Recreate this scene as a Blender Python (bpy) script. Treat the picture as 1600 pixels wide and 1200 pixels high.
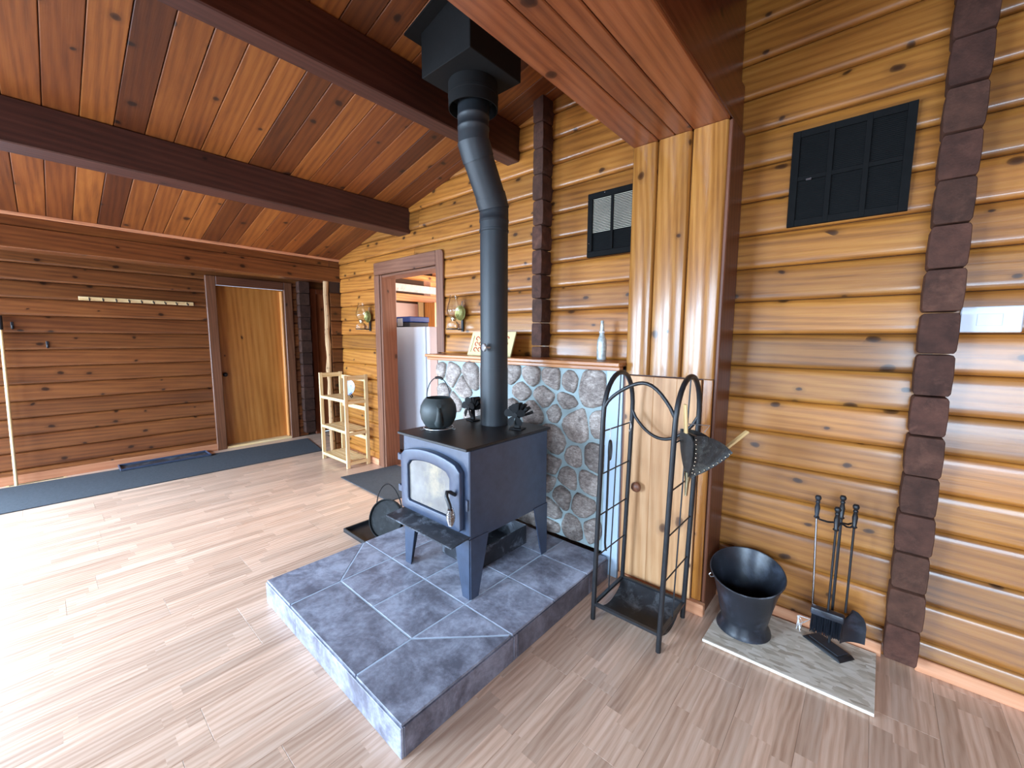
import bpy, bmesh, math, random
from mathutils import Vector, Matrix
random.seed(7)
scene = bpy.context.scene
for o in list(bpy.data.objects): bpy.data.objects.remove(o, do_unlink=True)
COL = scene.collection

# ------------------------------------------------------------------ camera
F_PX, YAW, PITCH, ROLL, EYE = 642.753, -0.719958618, -0.111888536, 0.00482571533, 1.42
cam = bpy.data.cameras.new('camera'); cam_o = bpy.data.objects.new('camera', cam); COL.objects.link(cam_o)
cam.sensor_fit = 'HORIZONTAL'; cam.sensor_width = 36.0; cam.lens = F_PX / 1600.0 * 36.0
cam.clip_start = 0.05; cam.clip_end = 100
fwd = Vector((math.sin(YAW) * math.cos(PITCH), math.cos(YAW) * math.cos(PITCH), math.sin(PITCH)))
rgt = Vector((math.cos(YAW), -math.sin(YAW), 0)); upv = rgt.cross(fwd)
r2 = rgt * math.cos(ROLL) + upv * math.sin(ROLL); u2 = upv * math.cos(ROLL) - rgt * math.sin(ROLL)
mw = Matrix((r2, u2, -fwd)).transposed().to_4x4(); mw.translation = (0, 0, EYE)
cam_o.matrix_world = mw
scene.camera = cam_o

# ------------------------------------------------------------------ view, world, daylight through the windows, added kitchen light
scene.view_settings.view_transform = 'Standard'
try: scene.view_settings.look = 'None'
except Exception: pass
scene.view_settings.gamma = 1.0
scene.view_settings.use_curve_mapping = False
scene.view_settings.exposure = 0.43
world = bpy.data.worlds.new('World'); scene.world = world; world.use_nodes = True
bg = world.node_tree.nodes['Background']; bg.inputs[0].default_value = (0.62, 0.78, 1.0, 1); bg.inputs[1].default_value = 1.5

YF = -2.3                      # inner face of the wall behind the camera
SKY = (0.57, 0.77, 1.0)
def window_light(name, x0, x1, z0, z1, y, power, ry=(math.radians(58), 0, 0), color=SKY):
    l = bpy.data.lights.new(name, 'AREA'); l.shape = 'RECTANGLE'; l.size = abs(x1 - x0); l.size_y = z1 - z0
    l.energy = power; l.color = color; l.spread = math.radians(150)
    o = bpy.data.objects.new(name, l); COL.objects.link(o)
    o.location = ((x0 + x1) / 2, y, (z0 + z1) / 2); o.rotation_euler = ry
    return o
PATIO = (-6.0, -4.2, 0.06, 2.06)
WIN = (0.2, 2.3, 0.7, 2.45)
WINM = (-3.5, -1.8, 0.5, 2.1)
window_light('patio_door_daylight', PATIO[0], PATIO[1], PATIO[2], PATIO[3], YF - 0.45, 320)
window_light('window_daylight', WIN[0], WIN[1], WIN[2], WIN[3], YF - 0.45, 210, (math.radians(44), 0, 0))
window_light('window_daylight_middle', WINM[0], WINM[1], WINM[2], WINM[3], YF - 0.45, 250)
LWIN = (-2.1, -0.75, 0.35, 2.0)
lw = window_light('left_window_daylight', LWIN[0], LWIN[1], LWIN[2], LWIN[3], 0, 110)
lw.location = (-6.12 - 0.35, (LWIN[0] + LWIN[1]) / 2, (LWIN[2] + LWIN[3]) / 2); lw.rotation_euler = (math.radians(62), 0, -math.pi / 2)
window_light('kitchen_added_light', -4.2, -2.4, 0.9, 2.0, 5.42, 150, (-math.pi / 2, 0, 0), (1.0, 0.93, 0.84))  # area light added to brighten the kitchen; no window is built there

# ------------------------------------------------------------------ helpers
def lin(r, g, b):
    f = lambda c: (c / 255 / 12.92) if c / 255 <= 0.04045 else ((c / 255 + 0.055) / 1.055) ** 2.4
    return (f(r), f(g), f(b), 1)
WL = {}
def wl(o): return WL.get(o.name, Vector((0, 0, 0))) if o else Vector((0, 0, 0))
def tag(o, label=None, cat=None, group=None, kind=None):
    if label: o['label'] = label
    if cat: o['category'] = cat
    if group: o['group'] = group
    if kind: o['kind'] = kind
    return o
def empty(name, loc, label, cat, group=None, kind=None):
    o = bpy.data.objects.new(name, None); COL.objects.link(o); o.location = loc; o.empty_display_size = 0.05
    WL[o.name] = Vector(loc)
    return tag(o, label, cat, group, kind)
def link(name, me, loc, parent=None, rot=None):
    o = bpy.data.objects.new(name, me); COL.objects.link(o)
    WL[o.name] = Vector(loc); o.parent = parent; o.location = Vector(loc) - wl(parent)
    if rot: o.rotation_euler = rot
    return o
class MB:
    def __init__(s): s.v = []; s.f = []
    def add(s, vs, fs):
        n = len(s.v); s.v += [Vector(p) for p in vs]; s.f += [[i + n for i in f] for f in fs]; return s
    def box(s, x0, x1, y0, y1, z0, z1):
        return s.add([(x0,y0,z0),(x1,y0,z0),(x1,y1,z0),(x0,y1,z0),(x0,y0,z1),(x1,y0,z1),(x1,y1,z1),(x0,y1,z1)],
                     [(3,2,1,0),(4,5,6,7),(0,1,5,4),(1,2,6,5),(2,3,7,6),(3,0,4,7)])
    def hexa(s, p):  # 8 points: bottom loop 4 (ccw from above), top loop 4
        return s.add(p, [(3,2,1,0),(4,5,6,7),(0,1,5,4),(1,2,6,5),(2,3,7,6),(3,0,4,7)])
    def tube(s, pts, r, n=8, closed=False):
        pts = [Vector(p) for p in pts]; m = len(pts); R = r if isinstance(r, (list, tuple)) else [r] * m
        T = []
        for i in range(m):
            a = pts[i - 1] if (i > 0 or closed) else pts[0]; b = pts[(i + 1) % m] if (i < m - 1 or closed) else pts[-1]
            T.append((b - a).normalized())
        ref = Vector((0, 0, 1)) if abs(T[0].z) < 0.9 else Vector((1, 0, 0))
        u = T[0].cross(ref).normalized(); vs = []
        for i in range(m):
            u = (u - T[i] * u.dot(T[i])).normalized(); w = T[i].cross(u)
            for k in range(n):
                a = 2 * math.pi * k / n; vs.append(pts[i] + (u * math.cos(a) + w * math.sin(a)) * R[i])
        fs = []
        for i in range(m if closed else m - 1):
            for k in range(n):
                a = i * n + k; b = i * n + (k + 1) % n; c = ((i + 1) % m) * n + (k + 1) % n; d = ((i + 1) % m) * n + k
                fs.append((a, b, c, d))
        if not closed: fs += [tuple(range(n))[::-1], tuple(range((m - 1) * n, m * n))]
        return s.add(vs, fs)
    def lathe(s, prof, c, n=24, zfun=None, sx=1.0, sy=1.0):
        vs = []; m = len(prof); c = Vector(c)
        for (r, z) in prof:
            for k in range(n):
                a = 2 * math.pi * k / n
                x, y = math.cos(a) * r * sx, math.sin(a) * r * sy
                zz = zfun(a, r, z) if zfun else z
                vs.append(c + Vector((x, y, zz)))
        fs = [(i * n + k, i * n + (k + 1) % n, (i + 1) * n + (k + 1) % n, (i + 1) * n + k) for i in range(m - 1) for k in range(n)]
        if prof[0][0] > 1e-6: fs.append(tuple(range(n))[::-1]) if prof[0][0] < 0.9 * max(p[0] for p in prof) or True else None
        if prof[-1][0] > 1e-6: fs.append(tuple(range((m - 1) * n, m * n)))
        return s.add(vs, fs)
    def shell(s, prof, c, n=24, zfun=None, sx=1.0, sy=1.0):   # lathe with no caps
        k0 = len(s.f); s.lathe(prof, c, n, zfun, sx, sy)
        s.f = [f for i, f in enumerate(s.f) if i < k0 or len(f) == 4]; return s
    def prism(s, poly, plane, a0, a1):
        def P(p, a): return (p[0], a, p[1]) if plane == 'xz' else ((p[0], p[1], a) if plane == 'xy' else (a, p[0], p[1]))
        n = len(poly); vs = [P(p, a0) for p in poly] + [P(p, a1) for p in poly]
        fs = [tuple(range(n)), tuple(range(2 * n - 1, n - 1, -1))] + [(i, i + n, (i + 1) % n + n, (i + 1) % n) for i in range(n)]
        return s.add(vs, fs)
    def ball(s, c, r, n=12, m=8, sc=(1,1,1)):
        prof = [(max(1e-7, r * math.sin(math.pi * i / m)), -r * math.cos(math.pi * i / m)) for i in range(m + 1)]
        k = len(s.v); s.lathe(prof, (0,0,0), n)
        for i in range(k, len(s.v)): p = s.v[i]; s.v[i] = Vector((p.x * sc[0] + c[0], p.y * sc[1] + c[1], p.z * sc[2] + c[2]))
        return s
    def xf(s, M, start=0):
        for i in range(start, len(s.v)): s.v[i] = M @ s.v[i]
        return s
    def mesh(s, name, mat, bevel=0, seg=1, smooth=35, origin=(0,0,0), weld=True):
        bm = bmesh.new(); o = Vector(origin)
        bv = [bm.verts.new(p - o) for p in s.v]
        for f in s.f:
            if len(set(f)) >= 3:
                try: bm.faces.new([bv[i] for i in f])
                except ValueError: pass
        if weld: bmesh.ops.remove_doubles(bm, verts=bm.verts, dist=1e-6)
        bmesh.ops.recalc_face_normals(bm, faces=bm.faces)
        if bevel: bmesh.ops.bevel(bm, geom=list(bm.edges), offset=bevel, segments=seg, affect='EDGES', clamp_overlap=True, profile=0.5)
        me = bpy.data.meshes.new(name); bm.to_mesh(me); bm.free()
        if mat:
            for mm in (mat if isinstance(mat, (list, tuple)) else [mat]): me.materials.append(mm)
        if smooth:
            me.polygons.foreach_set('use_smooth', [True] * len(me.polygons)); me.set_sharp_from_angle(angle=math.radians(smooth))
        return me
    def center(s):
        xs = [p.x for p in s.v]; ys = [p.y for p in s.v]; zs = [p.z for p in s.v]
        return Vector(((min(xs) + max(xs)) / 2, (min(ys) + max(ys)) / 2, (min(zs) + max(zs)) / 2))
    def build(s, name, mat, parent=None, bevel=0, seg=1, smooth=35, color=None, origin=None):
        c = Vector(origin) if origin else s.center()
        o = link(name, s.mesh(name, mat, bevel, seg, smooth, c), c, parent)
        if color: o.color = color
        return o

# ------------------------------------------------------------------ materials
def nodes(name):
    m = bpy.data.materials.new(name); m.use_nodes = True; nt = m.node_tree
    return m, nt, nt.nodes['Principled BSDF'], nt.links.new
def setp(b, **k):
    for kk, v in k.items(): b.inputs[kk.replace('_', ' ')].default_value = v
def ramp(nt, stops):
    r = nt.nodes.new('ShaderNodeValToRGB'); e = r.color_ramp.elements
    e[0].position, e[0].color = stops[0]; e[1].position, e[1].color = stops[-1]
    for p, c in stops[1:-1]: x = e.new(p); x.color = c
    return r
def math_n(nt, op, a=None, b=None):
    n = nt.nodes.new('ShaderNodeMath'); n.operation = op
    for i, v in ((0, a), (1, b)):
        if isinstance(v, (int, float)): n.inputs[i].default_value = v
        elif v is not None: nt.links.new(v, n.inputs[i])
    return n.outputs[0]
def mixc(nt, fac, a, b, mode='MIX'):
    n = nt.nodes.new('ShaderNodeMix'); n.data_type = 'RGBA'; n.blend_type = mode
    for sock, v in ((n.inputs[0], fac), (n.inputs[6], a), (n.inputs[7], b)):
        if isinstance(v, (int, float)): sock.default_value = v
        elif isinstance(v, tuple): sock.default_value = v
        else: nt.links.new(v, sock)
    return n.outputs[2]
def coords(nt, scale, rnd=37.0):
    tc = nt.nodes.new('ShaderNodeTexCoord'); oi = nt.nodes.new('ShaderNodeObjectInfo')
    r = math_n(nt, 'MULTIPLY', oi.outputs['Random'], rnd)
    cv = nt.nodes.new('ShaderNodeCombineXYZ')
    for i in range(3): nt.links.new(math_n(nt, 'MULTIPLY', r, (1.0, 0.73, 1.31)[i]), cv.inputs[i])
    ad = nt.nodes.new('ShaderNodeVectorMath'); ad.operation = 'ADD'
    nt.links.new(tc.outputs['Object'], ad.inputs[0]); nt.links.new(cv.outputs[0], ad.inputs[1])
    return ad.outputs[0], oi
def mapping(nt, vec, scale):
    mp = nt.nodes.new('ShaderNodeMapping'); mp.inputs['Scale'].default_value = scale; nt.links.new(vec, mp.inputs['Vector']); return mp.outputs[0]
def noise(nt, vec, scale, detail=4, rough=0.55, dist=0.0):
    n = nt.nodes.new('ShaderNodeTexNoise'); n.inputs['Scale'].default_value = scale; n.inputs['Detail'].default_value = detail
    n.inputs['Roughness'].default_value = rough; n.inputs['Distortion'].default_value = dist; nt.links.new(vec, n.inputs['Vector']); return n.outputs['Fac']
def bump(nt, bsdf, h, strength=0.2, dist=0.01):
    b = nt.nodes.new('ShaderNodeBump'); b.inputs['Strength'].default_value = strength; b.inputs['Distance'].default_value = dist
    nt.links.new(h, b.inputs['Height']); nt.links.new(b.outputs[0], bsdf.inputs['Normal'])
def ax(axis, along, cross): return tuple(along if 'XYZ'[i] == axis else cross for i in range(3))
def wood(name, dark, mid, light, axis='X', knots=0.3, rough=0.34, coat=0.25, grain=1.0, var=0.28, kscale=1.0, bumpk=0.15):
    m, nt, b, L = nodes(name)
    v, oi = coords(nt, 1)
    g1 = noise(nt, mapping(nt, v, ax(axis, 0.8 * grain, 7 * grain)), 1.6, 6, 0.65, 0.8)
    g2 = noise(nt, mapping(nt, v, ax(axis, 4 * grain, 140 * grain)), 1.0, 4, 0.65)
    g3 = noise(nt, mapping(nt, v, ax(axis, 1.2, 2.6)), 1.3, 3, 0.5)
    w = nt.nodes.new('ShaderNodeTexWave'); w.wave_type = 'BANDS'; w.bands_direction = 'DIAGONAL'
    w.inputs['Scale'].default_value = 2.2 * grain; w.inputs['Distortion'].default_value = 7; w.inputs['Detail'].default_value = 2; w.inputs['Detail Scale'].default_value = 0.7
    L(mapping(nt, v, ax(axis, 0.35, 7)), w.inputs['Vector'])
    s = math_n(nt, 'ADD', math_n(nt, 'MULTIPLY', g1, 0.42), math_n(nt, 'MULTIPLY', w.outputs['Fac'], 0.13))
    s = math_n(nt, 'ADD', s, math_n(nt, 'MULTIPLY', g2, 0.31))
    s = math_n(nt, 'ADD', s, math_n(nt, 'MULTIPLY', g3, 0.24))
    r = ramp(nt, [(0.33, dark), (0.55, mid), (0.80, light)]); L(s, r.inputs[0])
    col = r.outputs[0]
    if knots > 0:
        vo = nt.nodes.new('ShaderNodeTexVoronoi'); vo.feature = 'F1'; vo.voronoi_dimensions = '2D'; vo.inputs['Scale'].default_value = 1.0
        nv = nt.nodes.new('ShaderNodeTexNoise'); nv.inputs['Scale'].default_value = 9; L(v, nv.inputs['Vector'])
        wv = nt.nodes.new('ShaderNodeVectorMath'); wv.operation = 'SCALE'; wv.inputs['Scale'].default_value = 0.03; L(nv.outputs['Color'], wv.inputs[0])
        av = nt.nodes.new('ShaderNodeVectorMath'); av.operation = 'ADD'; L(v, av.inputs[0]); L(wv.outputs[0], av.inputs[1])
        sx = nt.nodes.new('ShaderNodeSeparateXYZ'); L(av.outputs[0], sx.inputs[0]); ia = 'XYZ'.index(axis)
        cr_ = [i for i in range(3) if i != ia]
        kv = nt.nodes.new('ShaderNodeCombineXYZ')
        L(math_n(nt, 'MULTIPLY', sx.outputs[ia], 4.4 * kscale), kv.inputs[0])
        L(math_n(nt, 'MULTIPLY', math_n(nt, 'ADD', sx.outputs[cr_[1]], math_n(nt, 'MULTIPLY', sx.outputs[cr_[0]], 0.7)), 7.0 * kscale), kv.inputs[1])
        L(kv.outputs[0], vo.inputs['Vector'])
        sp = nt.nodes.new('ShaderNodeSeparateColor'); L(vo.outputs['Color'], sp.inputs[0])
        keep = math_n(nt, 'LESS_THAN', sp.outputs[0], knots)
        kr = ramp(nt, [(0.035, (1,1,1,1)), (0.075, (0.8,0.8,0.8,1)), (0.095, (0.26,0.26,0.26,1)), (0.20, (0,0,0,1))]); L(math_n(nt, 'DIVIDE', vo.outputs['Distance'], math_n(nt, 'ADD', math_n(nt, 'MULTIPLY', sp.outputs[1], 0.95), 0.45)), kr.inputs[0])
        km = math_n(nt, 'MULTIPLY', kr.outputs[0], keep)
        col = mixc(nt, math_n(nt, 'MULTIPLY', km, 0.94), col, (dark[0] * 0.22, dark[1] * 0.2, dark[2] * 0.25, 1))
    vr = nt.nodes.new('ShaderNodeMapRange'); vr.inputs[3].default_value = 1 - var; vr.inputs[4].default_value = 1 + var * 0.6; L(oi.outputs['Random'], vr.inputs[0])
    hs = nt.nodes.new('ShaderNodeHueSaturation'); L(col, hs.inputs['Color']); L(vr.outputs[0], hs.inputs['Value'])
    col = mixc(nt, 1.0, hs.outputs[0], oi.outputs['Color'], 'MULTIPLY')
    L(col, b.inputs['Base Color'])
    setp(b, Roughness=rough, Coat_Weight=coat, Coat_Roughness=0.16)
    bump(nt, b, g2, bumpk, 0.004)
    return m
def plain(name, col, rough=0.5, metal=0.0, mott=0.12, scale=14, bumpk=0.06, coat=0.0, spec=0.5, wear=None, wear_amt=0.0):
    m, nt, b, L = nodes(name); v, oi = coords(nt, 1)
    n = noise(nt, v, scale, 5, 0.6)
    r = ramp(nt, [(0.3, tuple(c * (1 - mott) for c in col[:3]) + (1,)), (0.7, tuple(min(1, c * (1 + mott)) for c in col[:3]) + (1,))]); L(n, r.inputs[0])
    c = r.outputs[0]
    if wear:
        n2 = noise(nt, v, scale * 0.6, 8, 0.7, 0.4); wr = ramp(nt, [(0.52, (0,0,0,1)), (0.68, (1,1,1,1))]); L(n2, wr.inputs[0])
        c = mixc(nt, math_n(nt, 'MULTIPLY', wr.outputs[0], wear_amt), c, wear)
    c = mixc(nt, 1.0, c, oi.outputs['Color'], 'MULTIPLY')
    L(c, b.inputs['Base Color']); setp(b, Roughness=rough, Metallic=metal, Coat_Weight=coat, Specular_IOR_Level=spec)
    if bumpk: bump(nt, b, noise(nt, v, scale * 9, 3), bumpk, 0.003)
    return m
def glass(name, col=(1,1,1,1), rough=0.02):
    m, nt, b, L = nodes(name); v, oi = coords(nt, 1)
    setp(b, Base_Color=col, Roughness=rough, Transmission_Weight=1.0, IOR=1.45)
    return m

W_LOG  = {a: wood('varnished_log_' + a, lin(116, 68, 26), lin(170, 108, 44), lin(194, 134, 62), a, 0.46, 0.40, 0.42) for a in 'XYZ'}
W_RED  = {a: wood('reddish_log_' + a, lin(78, 40, 20), lin(116, 66, 34), lin(144, 88, 46), a, 0.46, 0.34, 0.25) for a in 'XYZ'}
W_BEAM = wood('stained_beam', lin(48, 23, 16), lin(74, 38, 28), lin(96, 54, 42), 'Y', 0.12, 0.55, 0.0, 1.0, 0.1)
W_BOX  = wood('boxed_beam_fir', lin(104, 52, 28), lin(146, 82, 46), lin(170, 104, 64), 'Y', 0.16, 0.34, 0.2, 1.0, 0.18)
W_PIL  = wood('varnished_pillar_fir', lin(130, 78, 32), lin(172, 114, 52), lin(198, 144, 78), 'Z', 0.22, 0.26, 0.4, 1.2, 0.12)
W_CEIL = wood('ceiling_fir', lin(96, 50, 22), lin(142, 82, 34), lin(168, 106, 48), 'X', 0.3, 0.5, 0.0, 1.0, 0.15)
W_CAS  = {a: wood('brown_casing_' + a, lin(90, 54, 36), lin(120, 77, 55), lin(142, 98, 75), a, 0.08, 0.5, 0.05, 1.0, 0.06) for a in 'XYZ'}
W_DOOR = wood('birch_door_skin', lin(140, 78, 32), lin(178, 112, 50), lin(198, 134, 70), 'Z', 0.03, 0.36, 0.2, 0.6, 0.03)
W_DDOOR = wood('dark_red_door_skin', lin(120, 60, 30), lin(158, 88, 50), lin(178, 108, 66), 'Z', 0.03, 0.4, 0.15, 0.6, 0.03)
W_ORG  = {a: wood('orange_pine_' + a, lin(176, 104, 44), lin(212, 140, 72), lin(232, 168, 104), a, 0.1, 0.4, 0.1, 1.0, 0.06) for a in 'XYZ'}
W_PINE = {a: wood('pale_pine_' + a, lin(204, 164, 106), lin(228, 196, 144), lin(240, 216, 172), a, 0.08, 0.5, 0.05, 1.2, 0.06) for a in 'XYZ'}
W_CUP  = wood('new_pine_panel', lin(180, 126, 80), lin(206, 154, 106), lin(222, 178, 134), 'Z', 0.22, 0.5, 0.05, 1.0, 0.06)
W_BASE = {a: wood('cedar_baseboard_' + a, lin(186, 118, 82), lin(214, 150, 110), lin(228, 172, 136), a, 0.04, 0.5, 0.05, 1.0, 0.06) for a in 'XY'}
W_MANT = wood('mantel_fir', lin(150, 88, 44), lin(186, 120, 68), lin(208, 146, 92), 'X', 0.06, 0.36, 0.2, 1.3, 0.05)
W_BARK = wood('patchy_bark', lin(120, 84, 56), lin(184, 146, 104), lin(218, 190, 150), 'Z', 0.5, 0.8, 0.0, 1.5, 0.05, kscale=3)
W_END = plain('stained_log_end', lin(74, 46, 35), 0.75, 0.0, 0.4, 16, 0.5, spec=0.3, wear=lin(116, 78, 62), wear_amt=0.45)
M_BACK = plain('chinking_brown', lin(58, 36, 22), 0.9)
M_WHITEW = plain('off_white_board', lin(206, 200, 196), 0.6, wear=lin(90, 70, 60), wear_amt=0.5, scale=30)
M_STOVE = plain('stove_paint_black', lin(54, 65, 86), 0.36, 0.0, 0.2, 20, 0.1, spec=0.8)
M_STOVET = plain('stove_top_black', lin(30, 29, 30), 0.45, 0.0, 0.2, 10, 0.1)
M_IRON = plain('black_iron', lin(34, 35, 38), 0.4, 0.0, 0.25, 30, 0.12)
M_PIPE = plain('pipe_black', lin(40, 44, 48), 0.5, 0.0, 0.12, 12, 0.06)
M_BOXB = plain('box_black', lin(26, 26, 26), 0.8, 0.0, 0.1, 30, 0.06, spec=0.2)
M_ASH = plain('ashy_iron', lin(52, 54, 60), 0.55, 0.2, 0.3, 14, 0.2, wear=lin(150, 158, 170), wear_amt=0.6)
M_SILV = plain('nickel', lin(196, 198, 202), 0.22, 1.0, 0.05, 20, 0)
M_WIRE = plain('zinc_wire', lin(214, 214, 214), 0.3, 0.8, 0.05, 20, 0)
M_SOOT = plain('sooty_stove_glass', lin(118, 114, 110), 0.16, 0.0, 0.3, 7, 0, coat=0.5, wear=lin(176, 160, 130), wear_amt=0.7)
M_GROUT = plain('pale_grout', lin(176, 190, 206), 0.8)
M_MORT = plain('mortar_grey_green', lin(158, 172, 172), 0.85, 0, 0.12, 9, 0.3)
M_MAT = plain('charcoal_mat', lin(58, 62, 68), 0.95, 0, 0.18, 40, 0.5)
M_OSB = plain('osb_edge', lin(226, 216, 200), 0.8)
M_WHITE = plain('fridge_white', lin(204, 206, 212), 0.4, 0, 0.01, 5, 0.02, coat=0.2)
M_PLATE = plain('plate_white', lin(224, 228, 236), 0.4, 0, 0.02)
M_BLUE = plain('blue_case', lin(34, 62, 130), 0.4)
M_DARKP = plain('dark_plastic', lin(22, 24, 30), 0.4)
M_LEATH = plain('black_leather', lin(46, 46, 46), 0.34, 0, 0.4, 26, 0.5, wear=lin(110, 112, 104), wear_amt=0.5)
M_BRASS = plain('brass_stud', lin(206, 196, 170), 0.25, 1.0, 0.05)
M_MIRG = plain('green_gold_reflector', lin(152, 146, 84), 0.35, 0.5, 0.2, 8)
M_RED = plain('red_print', lin(190, 50, 40), 0.6)
M_CREAM = plain('cream_card', lin(218, 202, 150), 0.6, 0, 0.03)
M_GLASS = glass('clear_glass', (0.97, 0.99, 0.98, 1), 0.03)
M_LGLASS = plain('mottled_silver_bottle', lin(196, 206, 204), 0.2, 0.3, 0.35, 60, 0.3)
M_BLUEW = plain('blue_white_glaze', lin(176, 188, 206), 0.3, 0, 0.05, 34, 0, wear=lin(40, 62, 110), wear_amt=0.95, coat=0.2)
M_MESH = plain('black_vent_metal', lin(17, 17, 17), 0.75, 0, 0.2, 25, 0.1, spec=0.15)
M_MESHL = plain('vent_wire_lit', lin(206, 198, 178), 0.45, 0.2)
M_TAN = plain('ash_handle_wood', lin(222, 184, 126), 0.5, 0, 0.08)
M_PURP = plain('grey_mauve_door', lin(176, 146, 136), 0.5, 0, 0.03)
M_FAN = plain('fan_matte_black', lin(15, 15, 16), 0.6, 0, 0.3, 30, 0.1, spec=0.25)
M_SOOTY = plain('sooty_iron', lin(24, 25, 26), 0.7, 0, 0.5, 18, 0.3, spec=0.25, wear=lin(70, 74, 78), wear_amt=0.5)
M_BUCK = plain('bucket_black', lin(34, 37, 44), 0.34, 0, 0.2, 12, 0.08, wear=lin(84, 92, 108), wear_amt=0.45)
M_KET = plain('kettle_iron', lin(56, 62, 62), 0.5, 0, 0.15, 20, 0.08)
M_PAINT = plain('pale_blue_panel', lin(186, 204, 220), 0.6, 0, 0.03)

def slate(name, a, b_, c):
    m, nt, b, L = nodes(name); v, oi = coords(nt, 1)
    n = noise(nt, v, 5.5, 9, 0.68, 0.5); n2 = noise(nt, v, 38, 5, 0.7)
    s = math_n(nt, 'ADD', math_n(nt, 'MULTIPLY', n, 0.75), math_n(nt, 'MULTIPLY', n2, 0.25))
    r = ramp(nt, [(0.40, a), (0.5, b_), (0.60, c)]); L(s, r.inputs[0])
    L(mixc(nt, 1.0, r.outputs[0], oi.outputs['Color'], 'MULTIPLY'), b.inputs['Base Color']); setp(b, Roughness=0.42)
    bump(nt, b, s, 0.18, 0.004); return m
M_SLATE = slate('slate_tile', lin(104, 104, 116), lin(138, 140, 154), lin(172, 176, 192))
M_STONE = None
def stone_mat():
    m, nt, b, L = nodes('field_stone'); v, oi = coords(nt, 1)
    n = noise(nt, v, 9, 9, 0.72, 0.9); n2 = noise(nt, mapping(nt, v, (1, 1, 2.2)), 42, 6, 0.75, 0.6)
    s = math_n(nt, 'ADD', math_n(nt, 'MULTIPLY', n, 0.5), math_n(nt, 'MULTIPLY', n2, 0.5))
    r = ramp(nt, [(0.36, lin(92, 80, 74)), (0.46, lin(138, 124, 116)), (0.55, lin(178, 164, 154)), (0.64, lin(220, 210, 202))]); L(s, r.inputs[0])
    vr = nt.nodes.new('ShaderNodeMapRange'); vr.inputs[3].default_value = 0.72; vr.inputs[4].default_value = 1.15; L(oi.outputs['Random'], vr.inputs[0])
    hs = nt.nodes.new('ShaderNodeHueSaturation'); L(r.outputs[0], hs.inputs['Color']); L(vr.outputs[0], hs.inputs['Value'])
    L(hs.outputs[0], b.inputs['Base Color']); setp(b, Roughness=0.7); bump(nt, b, s, 0.6, 0.012); return m
M_STONE = stone_mat()
def laminate():
    m, nt, b, L = nodes('laminate_oak'); v, oi = coords(nt, 1, 53.0)
    tc = nt.nodes.new('ShaderNodeTexCoord'); sp = nt.nodes.new('ShaderNodeSeparateXYZ'); L(tc.outputs['Object'], sp.inputs[0])
    strip = math_n(nt, 'FLOOR', math_n(nt, 'MULTIPLY', math_n(nt, 'ADD', sp.outputs[0], 0.0965), 1 / 0.0644))
    k = math_n(nt, 'ADD', math_n(nt, 'MULTIPLY', strip, 3.71), math_n(nt, 'MULTIPLY', oi.outputs['Random'], 91.0))
    seg = math_n(nt, 'FLOOR', math_n(nt, 'ADD', math_n(nt, 'MULTIPLY', sp.outputs[1], 2.1), math_n(nt, 'MULTIPLY', k, 1.37)))
    wn = nt.nodes.new('ShaderNodeTexWhiteNoise'); wn.noise_dimensions = '2D'
    cv = nt.nodes.new('ShaderNodeCombineXYZ'); L(k, cv.inputs[0]); L(seg, cv.inputs[1]); L(cv.outputs[0], wn.inputs['Vector'])
    off = nt.nodes.new('ShaderNodeVectorMath'); off.operation = 'SCALE'; off.inputs['Scale'].default_value = 11; L(wn.outputs['Color'], off.inputs[0])
    vv = nt.nodes.new('ShaderNodeVectorMath'); vv.operation = 'ADD'; L(v, vv.inputs[0]); L(off.outputs[0], vv.inputs[1])
    w = nt.nodes.new('ShaderNodeTexWave'); w.wave_type = 'BANDS'; w.bands_direction = 'X'; w.inputs['Scale'].default_value = 7; w.inputs['Distortion'].default_value = 9
    w.inputs['Detail'].default_value = 2; w.inputs['Detail Scale'].default_value = 0.8; L(mapping(nt, vv.outputs[0], (1.6, 0.42, 1)), w.inputs['Vector'])
    f = noise(nt, mapping(nt, vv.outputs[0], (130, 5, 1)), 1, 3, 0.6)
    g = noise(nt, mapping(nt, vv.outputs[0], (9, 0.7, 1)), 1.5, 4, 0.6)
    s = math_n(nt, 'ADD', math_n(nt, 'MULTIPLY', w.outputs['Fac'], 0.15), math_n(nt, 'MULTIPLY', f, 0.39))
    s = math_n(nt, 'ADD', s, math_n(nt, 'MULTIPLY', g, 0.46))
    r = ramp(nt, [(0.28, lin(176, 138, 114)), (0.5, lin(208, 173, 149)), (0.72, lin(226, 196, 174))]); L(s, r.inputs[0])
    vr = nt.nodes.new('ShaderNodeMapRange'); vr.inputs[3].default_value = 0.84; vr.inputs[4].default_value = 1.12; L(wn.outputs['Value'], vr.inputs[0])
    hs = nt.nodes.new('ShaderNodeHueSaturation'); L(r.outputs[0], hs.inputs['Color']); L(vr.outputs[0], hs.inputs['Value'])
    L(hs.outputs[0], b.inputs['Base Color']); setp(b, Roughness=0.3, Coat_Weight=0.15, Coat_Roughness=0.2); return m
M_LAM = laminate()
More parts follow.
